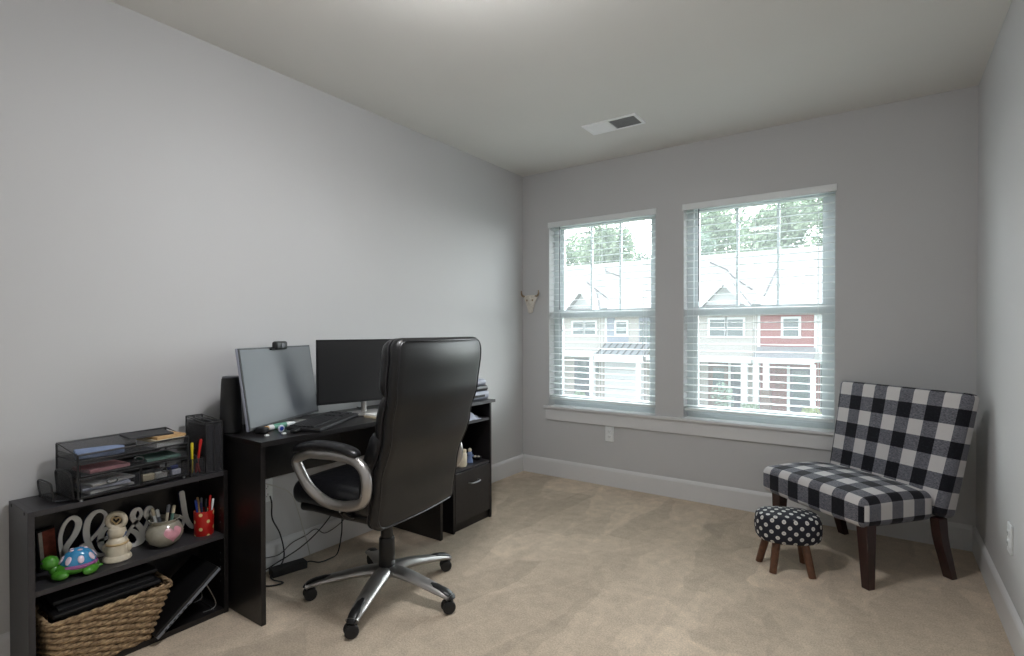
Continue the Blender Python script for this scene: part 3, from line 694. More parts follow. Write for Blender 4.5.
# back: curved shell. sx(z) is the rear surface x, hw(z) the half width
def lerp(tab, z):
    if z <= tab[0][0]: return tab[0][1]
    for (a, va), (b_, vb) in zip(tab, tab[1:]):
        if z <= b_: t = (z-a)/(b_-a); t = t*t*(3-2*t); return va+(vb-va)*t
    return tab[-1][1]
RX = [(.36, -.200), (.43, -.205), (.58, -.225), (.80, -.293), (.95, -.330), (1.10, -.347), (1.168, -.342)]
HWB = [(.36, .272), (.52, .274), (.66, .278), (.80, .288), (.92, .298), (1.02, .305), (1.12, .305), (1.168, .302)]
ZB0, ZB1 = .392, 1.166
def backsurf(t0, t1, z0, z1, hwf, puff=0, pufz=None, rnd=.05, n=22, m=26):
    """closed slab between depth offsets t0 (rear) and t1 (front) from the rear line"""
    b = MB(); vs = []; fs = []; uv = []
    def P(u, v, f):
        zz = z0+(z1-z0)*v
        # rounded corners
        e = 0
        d0 = (zz-z0); d1 = (z1-zz)
        for d in (d0, d1):
            if d < rnd: e = max(e, rnd-math.sqrt(max(0, rnd*rnd-(rnd-d)**2)))
        hw = lerp(HWB, zz)*hwf-e; y = u*hw
        base = lerp(RX, zz)+.022*(y/.29)**2      # wraps forward at the sides
        ed = min(1, (1-abs(u))*hw/.03); ed = min(ed, d0/.03, d1/.03); ed = max(0, ed); rd = math.sqrt(max(0, 1-(1-ed)**2))
        mid = (t0+t1)/2; hf = (t1-t0)/2*rd
        pf = puff*max(0, 1-u*u)**.6*(max(0, sin(pi*v))**.5 if pufz is None else pufz(v))
        return V((base+mid+(hf+pf if f else -hf), y, zz))
    us = [-cos(pi*i/n) for i in range(n+1)]; vv = [.5-.5*cos(pi*j/m) for j in range(m+1)]
    us = [math.copysign(abs(x)**.85, x) for x in us]
    for f in (0, 1):
        k = len(vs)
        for u in us:
            for v in vv: vs.append(P(u, v, f))
        for i in range(n):
            for j in range(m):
                q = (k+i*(m+1)+j, k+(i+1)*(m+1)+j, k+(i+1)*(m+1)+j+1, k+i*(m+1)+j+1)
                fs.append(q if f else tuple(reversed(q)))
    return b.add(vs, fs)
bk_ = backsurf(0, .055, ZB0, ZB1, 1).build('backrest', m_leather, CH, smooth=70)
def rim(off, hwf, ins):
    L_ = []
    z0, z1, r = ZB0+ins, ZB1-ins, .045
    def pt(y, z): return V((lerp(RX, z)+.022*(y/.29)**2+off, y, z))
    N = 26
    side = [z0+r+(z1-z0-2*r)*i/N for i in range(N+1)]
    P_ = [pt(lerp(HWB, z)*hwf-ins, z) for z in side]
    ht = lerp(HWB, z1-r)*hwf-ins; P_ += [pt(ht-r+r*cos(a), z1-r+r*sin(a)) for a in [pi/2*i/6 for i in range(1, 7)]]
    P_ += [pt((ht-r)*(1-2*i/14), z1) for i in range(1, 15)]
    P_ += [pt(-(ht-r)-r*sin(a), z1-r+r*cos(a)) for a in [pi/2*i/6 for i in range(1, 7)]]
    P_ += [pt(-(lerp(HWB, z)*hwf-ins), z) for z in reversed(side[:-1])]
    hb = lerp(HWB, z0+r)*hwf-ins; P_ += [pt(-(hb-r)-r*cos(a), z0+r-r*sin(a)) for a in [pi/2*i/6 for i in range(1, 7)]]
    P_ += [pt(-(hb-r)*(1-2*i/10), z0) for i in range(1, 11)]
    P_ += [pt(hb-r+r*sin(a), z0+r-r*cos(a)) for a in [pi/2*i/6 for i in range(1, 6)]]
    return P_
MB().tube(rim(.004, 1, .012), .0038, 8, closed=True).build('piping', m_piping, bk_)
MB().tube(rim(.052, 1, .006), .004, 8, closed=True).build('piping', m_piping, bk_)
for (z0, z1, pf, tt) in ((.48, .80, .05, .132), (.74, .95, .03, .105), (.92, 1.16, .045, .105)):
    backsurf(.045, tt, z0, z1, .95, puff=pf, rnd=.05, n=16, m=14).build('back_cushion', m_leather2, CH, smooth=70)
MB().tube(bz([(-.05, 0, .40), (-.14, 0, .405), (-.165, 0, .45), (-.18, 0, .52)], 5), .03, 12, flat=.4).build('back_bracket', m_plastic, CH)
# arms: flat silver loops
def armloop(s_):
    pts = [(.205, .655), (.14, .688), (.05, .695), (-.03, .697), (-.118, .688), (-.168, .650), (-.178, .585), (-.145, .525), (-.07, .497), (.0, .488), (.07, .498), (.135, .545), (.185, .61)]
    y = s_*.318
    def yy(z): return y - s_*.028*max(0, (.56-z)/.08)
    P_ = bz([(x, yy(z), z) for x, z in pts], 6, closed=True)
    n = len(P_)
    rs = []
    for i in range(n):
        c = .024 if (i < n*.12 or i > n*.85) else .022
        rs.append(c)
    lp = MB(); lp.tube(P_, .021, 14, closed=True, up=(0, 1, 0), flat=1.0)
    a = lp.build('armrest', m_silver, CH, smooth=60)
    pad = [(.213, .688), (.185, .703), (.11, .722), (.02, .729), (-.06, .724), (-.115, .712), (-.135, .704)]
    MB().tube([(x, y, z+.004) for x, z in [p[:2] for p in bz([(q[0], q[1], 0) for q in pad], 5)]], [.016+.014*min(1, i/6, (30-i)/6) for i in range(31)], 14, flat=.62).build('arm_pad', m_leather2, a, smooth=60)
    MB().tube(bz([(-.03, s_*.15, .425), (-.02, s_*.25, .43), (-.015, s_*.285, .462)], 5), .016, 10, flat=.6).build('arm_bracket', m_plastic, a)
    for px, pz in ((-.02, .468), (-.166, .56)):
        MB().ell((px, yy(pz)+s_*.016, pz), .005, .003, .005).build('screw', m_chrome, a)
armloop(1); armloop(-1)

# ------------------------------------------------------------------ bookshelf
BS = thing('bookshelf', 'low black two-tier bookshelf against the left wall beside the desk', 'bookshelf', (.12, -2.925, 0))
sy0, sy1, sx0, sx1, SH = -3.257, -2.612, .014, .235, .602
MB().box(sx0, sx1, sy0, sy0+.018, 0, SH).build('side_panel', m_black_lam2, BS, smooth=0, bevel=.001)  # lighter laminate imitates light falling on this side
MB().box(sx0, sx1, sy1-.018, sy1, 0, SH).build('side_panel', m_black_lam, BS, smooth=0, bevel=.001)
MB().box(sx0, sx1, sy0+.018, sy1-.018, SH-.018, SH).build('top_panel', m_black_lam2, BS, smooth=0, bevel=.001)
MB().box(sx0+.004, sx1-.002, sy0+.018, sy1-.018, .318, .336).build('shelf', m_black_lam2, BS, smooth=0, bevel=.001)
MB().box(sx0, sx1-.002, sy0+.018, sy1-.018, 0.0, .022).build('bottom_panel', m_black_lam, BS, smooth=0, bevel=.001)
MB().box(sx0, sx0+.004, sy0+.018, sy1-.018, .022, SH-.018).build('back_panel', m_black_lam, BS, smooth=0)
for xx in (.05, .2):
    MB().cyl((xx, sy0-.0012, SH-.009), (xx, sy0+.002, SH-.009), .006).build('cam_screw', m_matte, BS)
for zz in (.13, .16, .19, .22, .25, .38, .41, .44): MB().cyl((.205, sy1-.0195, zz), (.205, sy1-.017, zz), .003, seg=8).build('pin_hole', m_grey_pl, BS)

# basket with box
t = thing('wicker_basket', 'woven seagrass basket on the bottom shelf holding a black box', 'basket', (.13, -3.04, .022))
def basket():
    b = MB(); zt, zb = .214, .024
    def ring(z):
        f = (z-zb)/(zt-zb); ya, yb = -3.19-.022*f, -2.907+.067*f; xa, xb = .062-.012*f, .235+.024*f
        r = .018; out = []
        for cx, cy, a0 in ((xb-r, yb-r, 0), (xa+r, yb-r, 90), (xa+r, ya+r, 180), (xb-r, ya+r, 270)):
            for i in range(4): a = R(a0+i*30); out.append(V((cx+r*cos(a), cy+r*sin(a), z)))
        # resample evenly
        L_ = []; n = len(out); seg = []
        tot = sum((out[(i+1) % n]-out[i]).length for i in range(n)); N = 120; step = tot/N; acc = 0; i = 0
        for k in range(N):
            d = k*step
            while acc+(out[(i+1) % n]-out[i % n]).length < d: acc += (out[(i+1) % n]-out[i % n]).length; i += 1
            e = (out[(i+1) % n]-out[i % n]); L_.append(out[i % n]+e*((d-acc)/e.length))
        return L_
    nr = 17; rh = (zt-zb)/nr
    for r_ in range(nr):
        base = ring(zb+rh*(r_+.5)); c = sum(base, V())/len(base); P_ = []; rad = []
        for i, p in enumerate(base):
            ph = 2*pi*i/8+(pi if r_ % 2 else 0); d = (p-c); d.z = 0; d.normalize()
            P_.append(p+d*.0028*sin(ph)+V((0, 0, .0014*cos(ph)))); rad.append(.0058+.0012*sin(ph))
        b.tube(P_, rad, 7, closed=True)
    top = ring(zt)
    for ofs in (0, pi):
        P_ = []
        for i, p in enumerate(top):
            ph = 2*pi*i/7.5+ofs; P_.append(p+V((0, 0, .004*sin(ph)+.002))+(p-V((.13, -3.03, zt))).normalized()*.004*cos(ph))
        b.tube(P_, .0055, 7, closed=True)
    b.box(.07, .225, -3.185, -2.915, .0235, .029)
    return b
basket().build('woven_body', m_rope, t, smooth=60, merge=False)
t = thing('storage_box', 'long black box with a lid standing inside the woven basket', 'box', (.13, -3.03, .03))
MB().box(.078, .212, -3.17, -2.925, .030, .215).build('box_body', m_plastic, t, smooth=0, bevel=.004)
MB().box(.070, .236, -3.195, -2.868, .2215, .238).build('box_lid', m_plastic, t, smooth=0, bevel=.005)
MB().box(.08, .215, -3.175, -2.885, .2385, .246).box(.10, .112, -3.14, -2.9, .246, .248).build('lid_panel', m_matte, t, smooth=0, bevel=.003)
o = MB().box(.03, .18, -3.18, -2.86, .2485, .262).build('black_binder', m_folder, origin=(.1, -3.02, .2485), smooth=0, bevel=.003)
tag(o, 'flat black binder lying on top of the box in the basket', 'binder')

# leaning laptop and its wire rest
P = V((.13, -2.868, .0245)); ang = math.atan2(.172, .232)
ang = R(38)
Ml = T(.160, -2.892, .024, rx=ang)
t = thing('laptop', 'closed black laptop with silver edge leaning on the bottom shelf beside the basket', 'laptop', (.125, -2.86, .0225))
MB().rbox((.108, .148, .0055), .004, 2, Ml @ T(0, .148, .0175)).build('lid', m_plastic, t)
MB().rbox((.108, .148, .0062), .003, 2, Ml @ T(0, .148, .0062)).build('laptop_base', m_lapedge, t)
b = MB()
for i in range(6): b.box(.1085, .1092, .03+i*.02, .04+i*.02, .003, .008, Ml)
b.build('ports', m_matte, t, smooth=0)
o = MB().tube(bz([(.20, -2.70, .0245), (.20, -2.66, .0245), (.20, -2.65, .05), (.20, -2.688, .14)], 5), .002, 8).tube(bz([(.08, -2.70, .0245), (.08, -2.66, .0245), (.08, -2.65, .05), (.08, -2.688, .14)], 5), .002, 8).tube([(.08, -2.66, .0245), (.20, -2.66, .0245)], .002, 8).build('wire_easel', m_nickel, origin=(.14, -2.66, .0225))
tag(o, 'thin wire easel propping the closed laptop on the bottom shelf', 'easel')

# framed photo
t = thing('photo_frame', 'small dark framed red brown picture at the left end of the middle shelf', 'picture frame', (.056, -3.158, .336), R(24))
MB().box(-.008, 0, -.032, .032, 0, .145, T(0, 0, .002, ry=R(-6))).build('frame', m_plastic, t, smooth=0, bevel=.002)
MB().box(0.0002, .0012, -.028, .028, .010, .138, T(0, 0, .002, ry=R(-6))).build('picture', m_photo, t, smooth=0)
MB().box(0.0014, .002, -.028, -.016, .010, .138, T(0, 0, .002, ry=R(-6))).build('mat_border', m_skull, t, smooth=0)

# "blessed" lettering
def letter_strokes():
    b_ = [(-3.116, .350), (-3.124, .405), (-3.126, .451), (-3.115, .491), (-3.096, .511), (-3.078, .502), (-3.073, .479), (-3.085, .446), (-3.103, .419), (-3.114, .395), (-3.108, .352), (-3.09, .345), (-3.068, .352), (-3.058, .375), (-3.066, .395), (-3.052, .40), (-3.040, .408)]
    l_ = [(-3.040, .408), (-3.013, .435), (-2.994, .463), (-2.989, .492), (-3.004, .511), (-3.025, .510), (-3.044, .486), (-3.050, .443), (-3.041, .391), (-3.022, .353), (-2.995, .345), (-2.975, .362)]
    e_ = [(-3.018, .400), (-2.985, .404), (-2.973, .426), (-2.985, .440), (-3.000, .430), (-3.006, .405), (-3.003, .378), (-2.985, .352), (-2.955, .350), (-2.925, .385)]
    s1 = [(-2.925, .385), (-2.905, .418), (-2.884, .440), (-2.871, .462), (-2.878, .484), (-2.893, .482), (-2.901, .462), (-2.893, .440), (-2.87, .40), (-2.865, .365), (-2.88, .347), (-2.905, .347)]
    s1b = [(-2.925, .40), (-2.905, .405), (-2.885, .385), (-2.878, .362), (-2.89, .347), (-2.91, .345)]
    s2 = [(-2.880, .365), (-2.858, .405), (-2.842, .440), (-2.832, .462), (-2.838, .480), (-2.850, .474), (-2.853, .455), (-2.838, .425), (-2.824, .39), (-2.826, .36), (-2.845, .345)]
    e2 = [(-2.835, .375), (-2.800, .390), (-2.786, .410), (-2.790, .43), (-2.806, .428), (-2.815, .405), (-2.812, .372), (-2.795, .348), (-2.772, .350), (-2.758, .37)]
    d1 = [(-2.716, .40), (-2.735, .414), (-2.755, .40), (-2.763, .375), (-2.752, .350), (-2.735, .348), (-2.718, .375), (-2.710, .41)]
    d2 = [(-2.722, .517), (-2.716, .47), (-2.709, .42), (-2.700, .385), (-2.683, .356), (-2.662, .346)]
    return [b_, l_, e_, s1, s1b, s2, e2, d1, d2]
b = MB(); be = MB()
def ribbon(mb, pts, w, x0, x1):
    P_ = bz([(0, y, z) for y, z in pts], 7); n = len(P_); vs = []; fs = []
    for i, p in enumerate(P_):
        a = P_[max(0, i-1)]; c = P_[min(n-1, i+1)]; d = (c-a).normalized(); nn = V((0, -d.z, d.y))
        ww = w*(.8+.55*max(0, -d.z))*(1 if 0 < i < n-1 else .6)      # down strokes are fuller
        for sx in (x0, x1):
            for s_ in (-1, 1): q = p+nn*ww*s_; vs.append((sx, q.y, q.z))
    for i in range(n-1):
        k = i*4; fs += [(k, k+4, k+5, k+1), (k+2, k+3, k+7, k+6), (k, k+2, k+6, k+4), (k+1, k+5, k+7, k+3)]
    fs += [(0, 1, 3, 2), ((n-1)*4, (n-1)*4+2, (n-1)*4+3, (n-1)*4+1)]
    mb.add(vs, fs)
for i, s_ in enumerate(letter_strokes()):
    s_ = [(y-.007, z-.001) for y, z in s_]; ribbon(b, s_, .0074, .076+.0003*i, .082+.0003*i); ribbon(be, s_, .0086, .068, .0755)
t = thing('word_sign', 'white script lettering cut from wood reading blessed, leaning at the back of the middle shelf', 'sign', (.05, -2.9, .336))
b.build('script_word', m_signw, t, smooth=30, merge=False)
be.build('backing_outline', m_signe, t, smooth=30, merge=False)

# turtle
t = thing('turtle_figurine', 'green ceramic turtle with a blue and pink spotted shell on the middle shelf', 'figurine', (.175, -3.115, .336), R(72))
# local +X is towards the tail, head at -X
Z0 = .0
b = MB().ell((0, 0, .028), .062, .046, .026)
body = b.build('turtle_body', m_turtle, t)
MB().ell((-.070, 0, .056), .026, .023, .025).tube(bz([(-.035, 0, .022), (-.055, 0, .028), (-.066, 0, .046)], 4), [.022]*3+[.019]*3+[.016]*2+[.015], 12).build('turtle_head', m_turtle, t)
for (x, y, a) in ((-.042, .034, .7), (-.042, -.034, -.7), (.042, .032, 2.3), (.042, -.032, -2.3)):
    MB().ell((0, 0, 0), .030, .018, .016, T(x, y, .0165, rz=a)).build('leg', m_turtle, t)
MB().ell((.062, 0, .014), .014, .007, .006).build('tail', m_turtle, t)
sh = MB().lathe([(.050, .036), (.050, .046), (.045, .062), (.036, .076), (.024, .086), (.011, .091), (0, .092)], (.006, 0, 0), 32, sx=1.0, sy=.82).build('shell', m_shellb, t)
MB().lathe([(.046, .030), (.054, .029), (.057, .035), (.053, .041), (.046, .042)], (.006, 0, 0), 36, sx=1.0, sy=.84).build('shell_rim', m_shellrim, sh)
b = MB()
for k in range(8):
    a = 2*pi*k/8+.2; r_ = .0425
    b.ell((0, 0, 0), .0034, .0095, .015, T(.006+r_*cos(a)*1.08, r_*sin(a)*.86, .060, rz=a) @ MX.Rotation(-.55, 4, 'Y'), 12, 8)
for k in range(5):
    a = 2*pi*k/5; b.ell((.006+.020*cos(a), .016*sin(a), .0865), .008, .006, .0035, seg=12, rings=8)
b.build('shell_spots', m_shellp, sh, merge=False)
for s_ in (-1, 1):
    MB().ell((-.090, s_*.014, .064), .0035, .0035, .004, seg=10, rings=8).build('eye', m_matte, t)

# cream angel figurine
t = thing('angel_figurine', 'cream ceramic angel figurine holding a heart ring, left of the pearl bowl', 'figurine', (.155, -2.985, .336), R(-40))
MB().lathe([(.042, 0), (.046, .004), (.045, .012), (.037, .022), (.036, .05), (.033, .072), (.026, .082), (.018, .088)], seg=28).build('skirt', m_cream_cer, t)
MB().lathe([(.0365, .060), (.0372, .064), (.0350, .068)], seg=28).build('skirt_band', m_gold, t)
MB().lathe([(.02, .085), (.027, .092), (.030, .104), (.026, .118), (.016, .126), (0, .129)], seg=24).build('bodice', m_cream_cer, t)
MB().tube([(0+.003, cos(a)*.031, .104+sin(a)*.024) for a in [pi+pi*i/16 for i in range(17)]], .0028, 8).build('cloak_trim', m_bluegl, t)
P_ = [(.004, cos(a)*.028, .148+sin(a)*.026) for a in [2*pi*i/28 for i in range(28)]]
MB().tube(P_, .0095, 12, closed=True).build('halo_ring', m_cream_cer, t)
hp = [(.006, .014*sin(a)**3*1.0, .148+.0009*(13*cos(a)-5*cos(2*a)-2*cos(3*a)-cos(4*a))) for a in [2*pi*i/32 for i in range(32)]]
MB().tube(hp, .0032, 8, closed=True).build('heart_outline', m_gold, t)
for s_ in (-1, 1):
    MB().ell((0, 0, 0), .009, .013, .018, T(.0, s_*.036, .045)).build('side_flower', m_cream_cer, t)

# pearl bowl with a pink heart, pens in it
BC = (.150, -2.822, .336)
t = thing('pen_bowl', 'round pearly glass bowl with a pink heart holding pens', 'bowl', BC)
bp = [(.028, 0), (.040, .004), (.058, .022), (.066, .045), (.064, .066), (.052, .085), (.044, .093), (.047, .101), (.053, .106), (.050, .107), (.041, .096), (.048, .084), (.060, .066), (.062, .045), (.054, .024), (.036, .008), (0, .006)]
MB().lathe(bp, BC, 40).build('bowl_body', m_glassball, t)
def heart3d():
    b = MB(); dirv = V((2.2, -.9, 0)).normalized(); a0 = math.atan2(dirv.y, dirv.x)+.48; vs = []; fs = []; N = 36
    def onb(u, w):   # tangent coords on the bulge
        z = .056+w; r_ = lerp([(0, .05), (.022, .0588), (.045, .0668), (.066, .0648), (.085, .053)], z)+.0016
        a = a0+u/.066; return V((BC[0]+r_*cos(a), BC[1]+r_*sin(a), BC[2]+z))
    for k in range(5):
        s_ = k/4
        for i in range(N):
            a = 2*pi*i/N; u = .034*sin(a)**3*s_; w = .0021*(13*cos(a)-5*cos(2*a)-2*cos(3*a)-cos(4*a))*s_
            vs.append(onb(u, w))
    for k in range(4):
        for i in range(N): fs.append((k*N+i, k*N+(i+1) % N, (k+1)*N+(i+1) % N, (k+1)*N+i))
    return b.add(vs, fs)
heart3d().build('heart', m_heart, t, smooth=60)
def pen(p0, p1, r, mat, label, group, capmat=None):
    p0, p1 = V(p0), V(p1); d = (p1-p0).normalized()
    t = thing('pen', label, 'pen', tuple(p0), group=group)
    MB().tube([p0, p0+d*.006, p1-d*.03, p1-d*.03], [r*.3, r, r, r], 10).build('barrel', mat, t)
    MB().tube([p1-d*.03, p1-d*.003, p1], [r*1.15, r*1.1, r*.7], 10).build('cap', capmat or mat, t)
g = 'pens standing in the pearl bowl'
bx, by, bz0 = BC
pens = [((bx-.01, by-.012, bz0+.012), (bx-.02, by-.036, bz0+.152), .0058, m_white, m_cream_cer, 'white'),
        ((bx+.0, by-.005, bz0+.012), (bx+.02, by+.008, bz0+.162), .0058, m_cream_cer, m_grey_pl, 'cream'),
        ((bx-.008, by+.002, bz0+.012), (bx-.012, by-.022, bz0+.145), .0058, m_grey_pl, m_white, 'grey'),
        ((bx+.006, by+.010, bz0+.012), (bx+.004, by+.034, bz0+.150), .0060, m_green_p, m_cream, 'green'),
        ((bx-.012, by+.012, bz0+.012), (bx-.024, by+.038, bz0+.150), .0045, m_matte, m_matte, 'black')]
for p0, p1, r_, m1, m2, nm in pens: pen(p0, p1, r_, m1, nm+' pen standing in the pearly bowl with the pink heart', g, m2)

# red cup with pens
CC = (.160, -2.676, .336)
t = thing('pen_cup', 'red cup with yellow and white dots on the middle shelf by the desk', 'cup', CC)
MB().lathe([(.036, 0), (.037, .002), (.038, .1), (.0365, .1), (.0355, .004), (0, .004)], CC, 36, uvr=.038).build('cup_body', m_cupdots, t)
MB().tube([(CC[0]+.0373*cos(a), CC[1]+.0373*sin(a), CC[2]+.1) for a in [2*pi*i/32 for i in range(32)]], .0016, 8, closed=True).build('cup_rim', m_red, t)
cols = [('blue', m_blue), ('dark blue', m_navy_pl), ('red', m_red), ('silver', m_grey_pl), ('white', m_white), ('copper', m_tan), ('black', m_matte)]
spots = [(-.004, -.020, -.030, .150), (.012, -.012, -.018, .140), (.008, .015, .022, .160), (-.010, .000, -.004, .152), (.014, .020, .030, .144), (-.015, -.006, -.016, .155), (.0, .006, .010, .146)]
for (nm, mm), (dx, dy, ty, hz) in zip(cols, spots):
    pen((CC[0]+dx*.8, CC[1]+dy*.8, CC[2]+.008), (CC[0]+dx*1.3, CC[1]+ty, CC[2]+hz), .0042, mm, nm+' pen standing in the red dotted cup', 'pens standing in the red cup', mm)

# ------------------------------------------------------------------ mesh desk organiser on the bookshelf
OY0, OY1, OX0, OX1, OZ = -3.132, -2.765, .048, .222, .602
t = thing('desk_organizer', 'wide black mesh desk organizer with drawers on top of the bookshelf', 'organizer', (.14, -2.945, OZ))
zt, zf, zd = .788, .742, .686
r = .0028
b = MB()
for z in (.613, .686, zf):
    b.tube([(OX0, OY0, z), (OX1, OY0, z), (OX1, OY1, z), (OX0, OY1, z)], r, 8, closed=True)
b.tube([(OX0, OY0, zt), (OX1, OY0, .764), (OX1, OY1, .768), (OX0, OY1, zt)], .0035, 8, closed=True)
for x in (OX0, OX1):
    for y in (OY0, OY1): b.tube([(x, y, .613), (x, y, .765 if x > .1 else zt)], .0038, 8)
b.tube([(OX1, -2.938, .613), (OX1, -2.938, .686)], r, 8)
b.build('wire_frame', m_wire, t)
for x in (OX0+.01, OX1-.01):
    for y in (OY0+.012, OY1-.012): MB().cyl((x, y, OZ), (x, y, .6125), .006, .005, 14).build('foot', m_nickel, t)
MB().box(OX0, OX1, OY0, OY1, zf-.0008, zf+.0008).box(OX0, OX1, OY0, OY1, .6132, .6148).build('mesh_floor', m_mesh, t, smooth=0, merge=False)
MB().box(OX0-.0006, OX0+.0006, OY0, OY1, .613, zt).box(OX0, OX1, OY0-.0006, OY0+.0006, .613, .765).box(OX0, OX1, OY1-.0006, OY1+.0006, .613, .765).build('mesh_wall', m_mesh, t, smooth=0, merge=False)
MB().box(OX1-.0006, OX1+.0006, OY0, OY1, zf, .764).build('mesh_tray_front', m_mesh_open, t, smooth=0)
def drawer(y0, y1, z0, z1, h):
    b = MB().tube([(OX1+.003, y0, z0), (OX1+.003, y1, z0), (OX1+.003, y1, z1), (OX1+.003, y0, z1)], .0022, 8, closed=True)
    d = b.build('drawer', m_wire, t)
    MB().box(OX1+.0025, OX1+.0035, y0, y1, z0, z0+(z1-z0)*h).box(OX0+.005, OX1+.002, y0, y1, z0-.0005, z0+.0005).build('drawer_mesh', m_mesh_open, d, smooth=0, merge=False)
    yc = (y0+y1)/2; zc = z0+(z1-z0)*.62
    MB().tube([(OX1+.006+.004*abs(cos(a)), yc+.0165*cos(a), zc+.009*sin(a)) for a in [2*pi*i/24 for i in range(24)]], .0022, 8, closed=True).build('handle', m_wire, d)
drawer(OY0+.006, OY1-.006, .690, .731, .55)
drawer(OY0+.006, -2.942, .618, .680, .8)
drawer(-2.934, OY1-.006, .618, .680, .8)
# file loops on its left side
b = MB()
for k, (yy, x0, x1, h) in enumerate(((-3.138, .075, .205, .09), (-3.182, .06, .175, .062))):
    b.tube(bz([(x0, yy, .612), (x0, yy-.006, .612+h*.6), (x0+.012, yy-.008, .612+h), (x1-.012, yy-.008, .612+h), (x1, yy-.006, .612+h*.6), (x1, yy, .612)], 5), .003, 8)
    b.tube([(x0, yy, .612), (x1, yy, .612)], .003, 8)
for x in (.08, .17): b.tube([(x, -3.125, .612), (x, -3.182, .612)], .0025, 8)
b.build('side_file_holder', m_wire, t)
MB().box(.078, .202, -3.145, -3.1435, .613, .70).box(.062, .173, -3.1885, -3.187, .613, .67).box(.065, .2, -3.182, -3.127, .6125, .6135).build('holder_mesh', m_mesh, t, smooth=0, merge=False)

# contents
def paper(name, M, w, d, h, mat, label, cat, z, bev=.0008, **k):
    o = MB().box(-w/2, w/2, -d/2, d/2, 0, h, M).build(name, mat, origin=tuple(M.translation), smooth=0, bevel=bev); tag(o, label, cat, **k); return o
def booklet():
    pts = []
    for i in range(17):
        a = -pi/2+pi*i/16; pts.append((.055*cos(a)+.055, .028*sin(a)))
    poly = [(-.06, -.036), (.03, -.038)]+[(.03+.055*cos(-pi/2+pi*i/12), .038*sin(-pi/2+pi*i/12)) for i in range(1, 12)]+[(.03, .038), (-.06, .036)]
    return MB().prism(poly, 0, .026, T(.165, -3.058, zf+.001, rz=R(75)))
o = booklet().build('blue_case', m_blueenv, origin=(.165, -3.058, zf+.001), smooth=30, bevel=.004, bseg=3)
tag(o, 'pale blue rounded case at the left of the organizer top tray', 'case')
paper('white_notepad', T(.150, -2.835, zf+.001, rz=R(6)), .13, .105, .018, m_paper, 'white notepad at the bottom of the stack in the organizer top tray', 'notepad', 0)
paper('cream_notebook', T(.148, -2.833, zf+.0195, rz=R(2)), .14, .11, .010, m_cream, 'cream notebook in the middle of the stack in the top tray', 'notebook', 0)
paper('tan_notebook', T(.145, -2.828, zf+.030, rz=R(4)), .14, .11, .010, m_tan, 'tan notebook on top of the cream one in the tray stack', 'notebook', 0)
o = MB().box(-.06, .06, -.075, .075, 0, .007, T(.125, -2.872, zf+.0405, rz=R(-8))).build('dark_folder', m_folder, origin=(.125, -2.872, zf+.0405), smooth=0, bevel=.001)
tag(o, 'dark grey folder lying on top of the tray stack', 'folder')
paper('pink_notes', T(.15, -3.035, .6915, rz=R(5)), .12, .13, .012, m_pink, 'faded pink note pad at the left of the wide middle drawer', 'note pad', 0)
paper('green_notes', T(.15, -2.845, .6915, rz=R(-4)), .12, .12, .010, m_green_p, 'teal green note pad at the right of the wide middle drawer', 'note pad', 0)
for i, (yy, rz, mm, nm) in enumerate(((-3.03, 6, m_paper, 'lowest'), (-3.035, -5, m_cloth_w, 'middle'), (-3.028, 9, m_paper, 'topmost'))):
    paper('envelope', T(.145, yy, .6195+i*.0125, rx=R(0), rz=R(rz)), .13, .145, .008, mm, nm+' white envelope in the lower left organizer drawer', 'envelope', 0, group='envelopes in the lower left drawer')
o = MB().rbox((.012, .022, .013), .004, 2, T(.198, -2.905, .6335)).build('cream_eraser', m_cream, origin=(.198, -2.905, .6185)); tag(o, 'cream eraser block at the left in the lower right organizer drawer', 'eraser')
o = MB().rbox((.010, .020, .012), .004, 2, T(.20, -2.858, .6325)).build('white_box', m_white, origin=(.20, -2.858, .6185)); tag(o, 'white box in the middle of the lower right organizer drawer', 'box')
o = MB().cyl((.197, -2.83, .650), (.197, -2.795, .652), .008).build('blue_marker', m_blue, origin=(.197, -2.81, .6185)); tag(o, 'short blue marker in the lower right organizer drawer', 'marker')
o = MB().rbox((.012, .018, .011), .004, 2, T(.19, -2.80, .6305)).build('grey_clip_box', m_cloth_w, origin=(.19, -2.80, .6185)); tag(o, 'pale grey clip box under the blue marker in the lower right drawer', 'box')

# the organizer stands slightly askew on the shelf, its contents with it
_c = V((.14, -2.945, 0)); _a = R(4)
for o in list(bpy.data.objects):
    if o.name.split('.')[0] in ('desk_organizer', 'blue_case', 'white_notepad', 'cream_notebook', 'tan_notebook', 'dark_folder', 'pink_notes', 'green_notes', 'envelope', 'cream_eraser', 'white_box', 'blue_marker', 'grey_clip_box'):
        p = MX.Rotation(_a, 4, 'Z') @ (o.location-_c)+_c
        o.location = (p.x+.006, p.y, p.z); o.rotation_euler.z += _a

# upright file box with pens at its left
t = thing('magazine_file', 'tall narrow black mesh file box at the right end of the bookshelf top', 'file box', (.135, -2.665, OZ))
fy0, fy1 = -2.694, -2.628
b = MB()
for y in (fy0, fy1, (fy0+fy1)/2):
    b.tube([(.048, y, OZ+.003), (.222, y, OZ+.003), (.222, y, .812), (.048, y, .826)], .003, 8, closed=True)
for x, z in ((.048, .826), (.222, .812), (.048, OZ+.003), (.222, OZ+.003)): b.tube([(x, fy0, z), (x, fy1, z)], .003, 8)
b.build('wire_frame', m_wire, t)
b = MB()
for y in (fy0, fy1, (fy0+fy1)/2):
    b.box(.048, .222, y-.0006, y+.0006, OZ+.003, .814)
b.box(.2214, .2226, fy0, fy1, OZ+.003, .812).box(.0474, .0486, fy0, fy1, OZ+.003, .826).box(.048, .222, fy0, fy1, OZ+.0024, OZ+.0036)
b.build('mesh_panel', m_mesh, t, smooth=0, merge=False)
